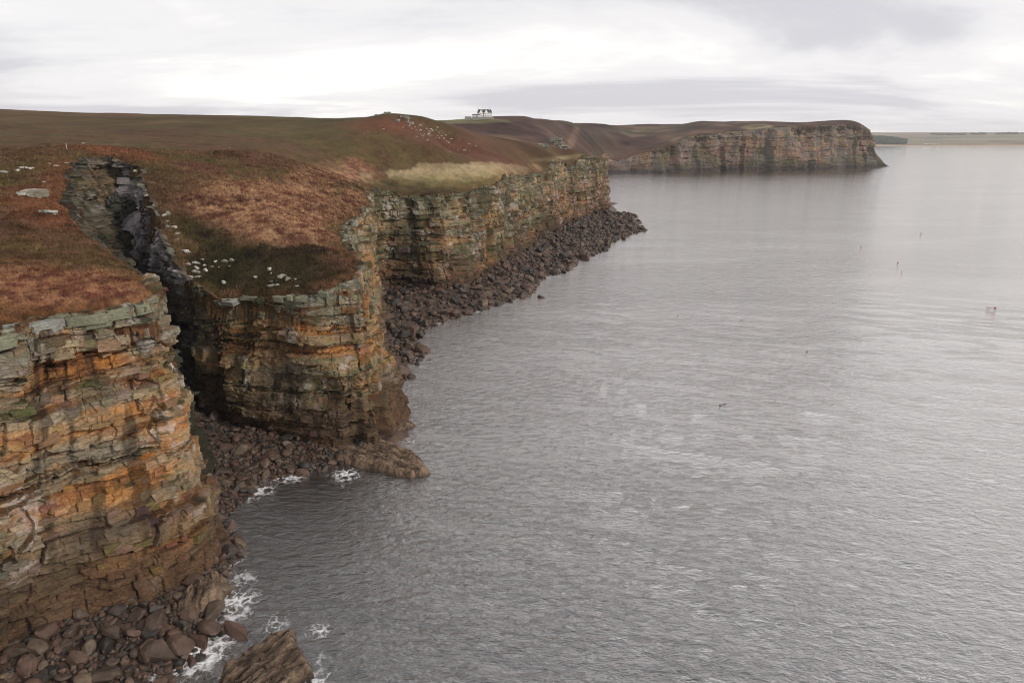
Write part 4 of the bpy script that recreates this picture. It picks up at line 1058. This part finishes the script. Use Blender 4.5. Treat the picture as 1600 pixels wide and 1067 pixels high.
# woods: crowns packed together
q = np.random.RandomState(21); wv, wf, wc, o_ = [], [], [], 0
V0, F0 = boulder_mesh('c', 900, 2)
for i in range(900):
    a = q.uniform(0, 1); Y = 6030 + 1100 * q.uniform(0, 1); px = 1352 + 66 * a**0.9
    x_ = (px - 800) / FPX * Y / 1.044; z_ = far_z(x_, Y); r = q.uniform(12, 27) * (1 - .7 * a**2)
    W = V0 * np.array([r, r, r * 1.25]) + np.array([x_, Y, z_ + r * .8]); wv.append(W); wf.append(F0 + o_); o_ += len(W)
    wc.append(np.repeat(np.array([[.035, .05, .03]]) * q.uniform(.7, 1.2), len(W), 0))
wd = mesh_from('distant_wood', np.concatenate(wv), np.concatenate(wf), M_FAR, np.concatenate(wc)); tag(wd, 'dark conifer wood behind the tip of the far headland', 'wood', None, 'stuff')
def clump(px, py, w, n, label):
    wv, wf, o_ = [], [], 0
    Y = 8600
    for i in range(n):
        x_ = (px + q.uniform(-w, w) - 800) / FPX * Y / 1.044; yy = Y + q.uniform(-60, 60); r = q.uniform(9, 17); z_ = far_z(x_, yy)
        W = V0 * np.array([r * 1.3, r, r]) + np.array([x_, yy, z_ + r * .5]); wv.append(W); wf.append(F0 + o_); o_ += len(W)
    o = mesh_from('tree_clump', np.concatenate(wv), np.concatenate(wf), M_FAR, np.tile([.06, .075, .05], (o_, 1))); tag(o, label, 'tree clump', None, 'stuff')
for a in [(1466, 203, 7, 14, 'small clump of trees on the skyline beyond the bay, the leftmost'), (1493, 205, 12, 22, 'second clump of trees on the skyline beyond the bay'), (1528, 205, 13, 24, 'widest clump of trees on the skyline beyond the bay'), (1562, 208, 9, 12, 'low row of trees near the right edge of the skyline'), (1586, 209, 7, 9, 'last clump of trees at the right edge of the skyline')]: clump(*a)
wm = plain('white_render', (.74, .74, .74), .6, .05, .5)
rm_ = plain('slate_roof', (.075, .08, .095), .7, .15, 1.0)
wnm = plain('dark_window', (.04, .045, .055), .25, .1, 1.0, .6)
def box_mesh(name, a, b, mat, parent=None, taper=None):
    (x0, y0, z0), (x1, y1, z1) = a, b
    V = [(x0, y0, z0), (x1, y0, z0), (x1, y1, z0), (x0, y1, z0), (x0, y0, z1), (x1, y0, z1), (x1, y1, z1), (x0, y1, z1)]
    F = [(0, 3, 2, 1), (4, 5, 6, 7), (0, 1, 5, 4), (1, 2, 6, 5), (2, 3, 7, 6), (3, 0, 4, 7)]
    return mesh_from(name, V, F, mat, None, False, parent)
def gable(name, x0, x1, y0, y1, z0, zr, mat, parent, axis='x', hip=0.0, ov=.3):
    if axis == 'x': V = [(x0 - ov, y0 - ov, z0), (x1 + ov, y0 - ov, z0), (x1 + ov, y1 + ov, z0), (x0 - ov, y1 + ov, z0), (x0 - ov + hip, (y0 + y1) / 2, zr), (x1 + ov - hip, (y0 + y1) / 2, zr)]; F = [(0, 1, 5, 4), (2, 3, 4, 5)]; F3 = [(0, 4, 3), (1, 2, 5)]
    else: V = [(x0 - ov, y0 - ov, z0), (x1 + ov, y0 - ov, z0), (x1 + ov, y1 + ov, z0), (x0 - ov, y1 + ov, z0), ((x0 + x1) / 2, y0 - ov + hip, zr), ((x0 + x1) / 2, y1 + ov - hip, zr)]; F = [(0, 4, 5, 3), (1, 2, 5, 4)]; F3 = [(0, 1, 4), (2, 3, 5)]
    me = bpy.data.meshes.new(name); me.from_pydata(V, [], F + F3 + [(0, 3, 2, 1)]); me.materials.append(mat)
    o = bpy.data.objects.new(name, me); COL.objects.link(o); o.parent = parent; return o
lbls = ['white cottage on the far beach, first from the left', 'white cottage on the far beach, second from the left', 'white cottage on the far beach, fourth from the left', 'white cottage on the far beach, the last on the right', 'white cottage on the far beach, third from the left']
for i, px in enumerate([1447, 1451, 1461, 1467, 1456]):
    Y = 5905 + (i % 2) * 25; x_ = (px - 800) / FPX * Y / 1.044; hs = empty('cottage', (x_, Y, far_z(x_, Y)), .2 * i)
    box_mesh('wall', (-8, -4, -3), (8, 4, 5), wm, hs); gable('roof', -8, 8, -4, 4, 5, 9, rm_, hs); tag(hs, lbls[i], 'cottage')

# ------------------------------------------------------------------ the white house on the hill
hp = aty(755, 186, 1050)
hz0 = float(turf_z(np.array([hp[0]]), np.array([hp[1]]))[0])
hz0 = max(hz0, hp[2] - 0.3) + 2.2
hs = empty('white_house', (hp[0], hp[1], hz0), R(6))
tag(hs, 'large white house with dark gabled roofs and chimneys alone on the hilltop', 'house')
def win(x_, y_, z_, w=1.2, h=1.7, par=None):
    f = box_mesh('window', (x_ - w / 2, y_ - .12, z_), (x_ + w / 2, y_ + .1, z_ + h), wm, par or hs)
    box_mesh('pane', (x_ - w / 2 + .12, y_ - .17, z_ + .12), (x_ + w / 2 - .12, y_ - .1, z_ + h - .12), wnm, f)
box_mesh('main_wall', (-8, 0, -3), (13, 9, 6.2), wm, hs)
gable('main_roof', -8, 13, 0, 9, 6.2, 11.2, rm_, hs, hip=1.5)
for (x0, x1, zr) in [(-5.8, -0.6, 11.0), (1.6, 7.0, 10.6)]:
    box_mesh('bay', (x0, -2.2, -3), (x1, 0.1, 6.0), wm, hs)
    V = [(x0, -2.2, 6.0), (x1, -2.2, 6.0), ((x0 + x1) / 2, -2.2, zr), (x0, 2.2, 6.0), (x1, 2.2, 6.0), ((x0 + x1) / 2, 3.6, zr)]
    me = bpy.data.meshes.new('gable_wall'); me.from_pydata([(a, b + .02, c0 - .1) for a, b, c0 in V[:3]] + [(a, b + .4, c0 - .1) for a, b, c0 in V[:3]], [], [(0, 1, 2), (5, 4, 3), (0, 3, 4, 1), (1, 4, 5, 2), (2, 5, 3, 0)]); me.materials.append(wm)
    o = bpy.data.objects.new('gable_wall', me); COL.objects.link(o); o.parent = hs
    gable('bay_roof', x0, x1, -1.75, 3.0, 6.02, zr, rm_, hs, 'y', 0.0, .3)
    for zc in (.9, 3.7):
        for xc in (x0 + 1.4, x1 - 1.4): win(xc, -2.25, zc)
for xc in (0.5, 8.2, 10.0, 11.8):
    for zc in (.9, 3.6): win(xc, -.05, zc, 1.0)
for xc in (-7.2, -0.6, 4.3, 9.6): 
    ch = box_mesh('chimney', (xc - .6, 3.7, 9.5), (xc + .6, 5.3, 13.4), wm, hs); box_mesh('chimney_pot', (xc - .35, 4.1, 13.4), (xc + .35, 4.9, 14.2), rm_, ch)
box_mesh('wing_wall', (-15.5, -1, -3), (-8.0, 6, 2.6), wm, hs); gable('wing_roof', -15.5, -8.0, -1, 6, 2.6, 4.4, rm_, hs)
for xc in (-13.8, -11.6, -9.6): win(xc, -1.05, .7, 1.1, 1.2)
box_mesh('porch', (-7.4, -4.6, -3), (-4.4, -2.3, 2.6), wm, hs); gable('porch_roof', -7.4, -4.4, -4.5, -2.4, 2.6, 4.0, rm_, hs, 'y')
gwm = plain('grey_garden_wall', (.22, .22, .2), .9, .2, 1.0)
gw = empty('garden_wall', (hp[0], hp[1], hz0), R(6)); tag(gw, 'low grey garden wall running round the foot of the white house', 'wall')
for a, b_ in [((-17, -9, -4), (15, -8.5, .35)), ((-27, -3, -4), (-17.2, -2.5, .9))]: box_mesh('wall_run', a, b_, gwm, gw)

# ------------------------------------------------------------------ floats on the water
rd = plain('red_plastic', (.25, .03, .015), .4, .1, 6, .5); dk = plain('dark_float', (.03, .03, .035), .5, .1, 6, .4)
def lathe(name, prof, mat, parent, seg=14):
    V = []; F = []
    for r_, z_ in prof:
        for k in range(seg): V.append((r_ * math.cos(k * 2 * math.pi / seg), r_ * math.sin(k * 2 * math.pi / seg), z_))
    for i in range(len(prof) - 1):
        for k in range(seg): F.append((i * seg + k, i * seg + (k + 1) % seg, (i + 1) * seg + (k + 1) % seg, (i + 1) * seg + k))
    return mesh_from(name, V, F, mat, None, True, parent)
def buoy(px, py, r, mat, label, tail=False):
    r *= .7; p = atz(px, py); e0 = empty('fishing_float', (p[0], p[1], 0.0)); tag(e0, label, 'float')
    lathe('float_ball', [(0.01, r * 1.1)] + [(r * math.sin(t), r * .25 + r * .85 * math.cos(t)) for t in np.linspace(.15, 2.9, 9)] + [(0.01, -r * .6)], mat, e0)
    lathe('eyelet', [(r * .12, r * 1.0), (r * .16, r * 1.25), (r * .1, r * 1.42), (.01, r * 1.45)], mat, e0, 8)
    if tail:
        V = []; 
        for k in range(10):
            t = k / 9; V += [(-r - t * 2.6 * tail, t * 1.4, .05 + .05 * math.sin(6 * t)), (-r - t * 2.6 * tail, t * 1.4 + .12, .12 + .05 * math.sin(6 * t)), (-r - t * 2.6 * tail, t * 1.4 + .06, .2)]
        F = []
        for k in range(9):
            for a in range(3): F.append((k * 3 + a, k * 3 + (a + 1) % 3, k * 3 + 3 + (a + 1) % 3, k * 3 + 3 + a))
        mesh_from('rope', V, F, mat, None, False, e0)
for a in [(1261, 549.5, .42, rd, 'brightest orange red fishing float, the nearest one on the open water'), (1059, 493.5, .38, rd, 'small red float on the water, the leftmost of them'), (1555, 481.5, .6, rd, 'red brown float with a trailing end by the right edge of the picture', 1.0),
          (1345, 386.5, .6, rd, 'tiny red float level with the boulder point, left of the pair'), (1403, 410.5, .6, rd, 'tiny red float below and right of the one level with the point'), (1439, 365, .65, rd, 'farthest tiny float on the water'),
          (1409, 424.5, .4, rd, 'faint float just under another tiny red float'), (1125, 633.5, .35, dk, 'black float with a line beside it in the middle of the sea', -1.0), (1158, 500, .3, dk, 'faint dark float between the two small red ones')]: buoy(*a)

# ------------------------------------------------------------------ air
hb = box_mesh('haze', (-3500, -400, -14), (19500, 11200, 175), wm)
hb.data.materials.clear()
hm = bpy.data.materials.new('haze'); hm.use_nodes = True; hn = hm.node_tree.nodes; hn.clear()
ho = hn.new('ShaderNodeOutputMaterial'); hv = hn.new('ShaderNodeVolumePrincipled')
hv.inputs['Color'].default_value = (.90, .90, .94, 1); hv.inputs['Density'].default_value = 4.5e-5; hv.inputs['Anisotropy'].default_value = 0.2
hm.node_tree.links.new(hv.outputs[0], ho.inputs['Volume']); hb.data.materials.append(hm)
tag(hb, 'thin sea haze lying over the bay', 'haze', None, 'stuff')
print('script done', round(time.time() - T0, 1))
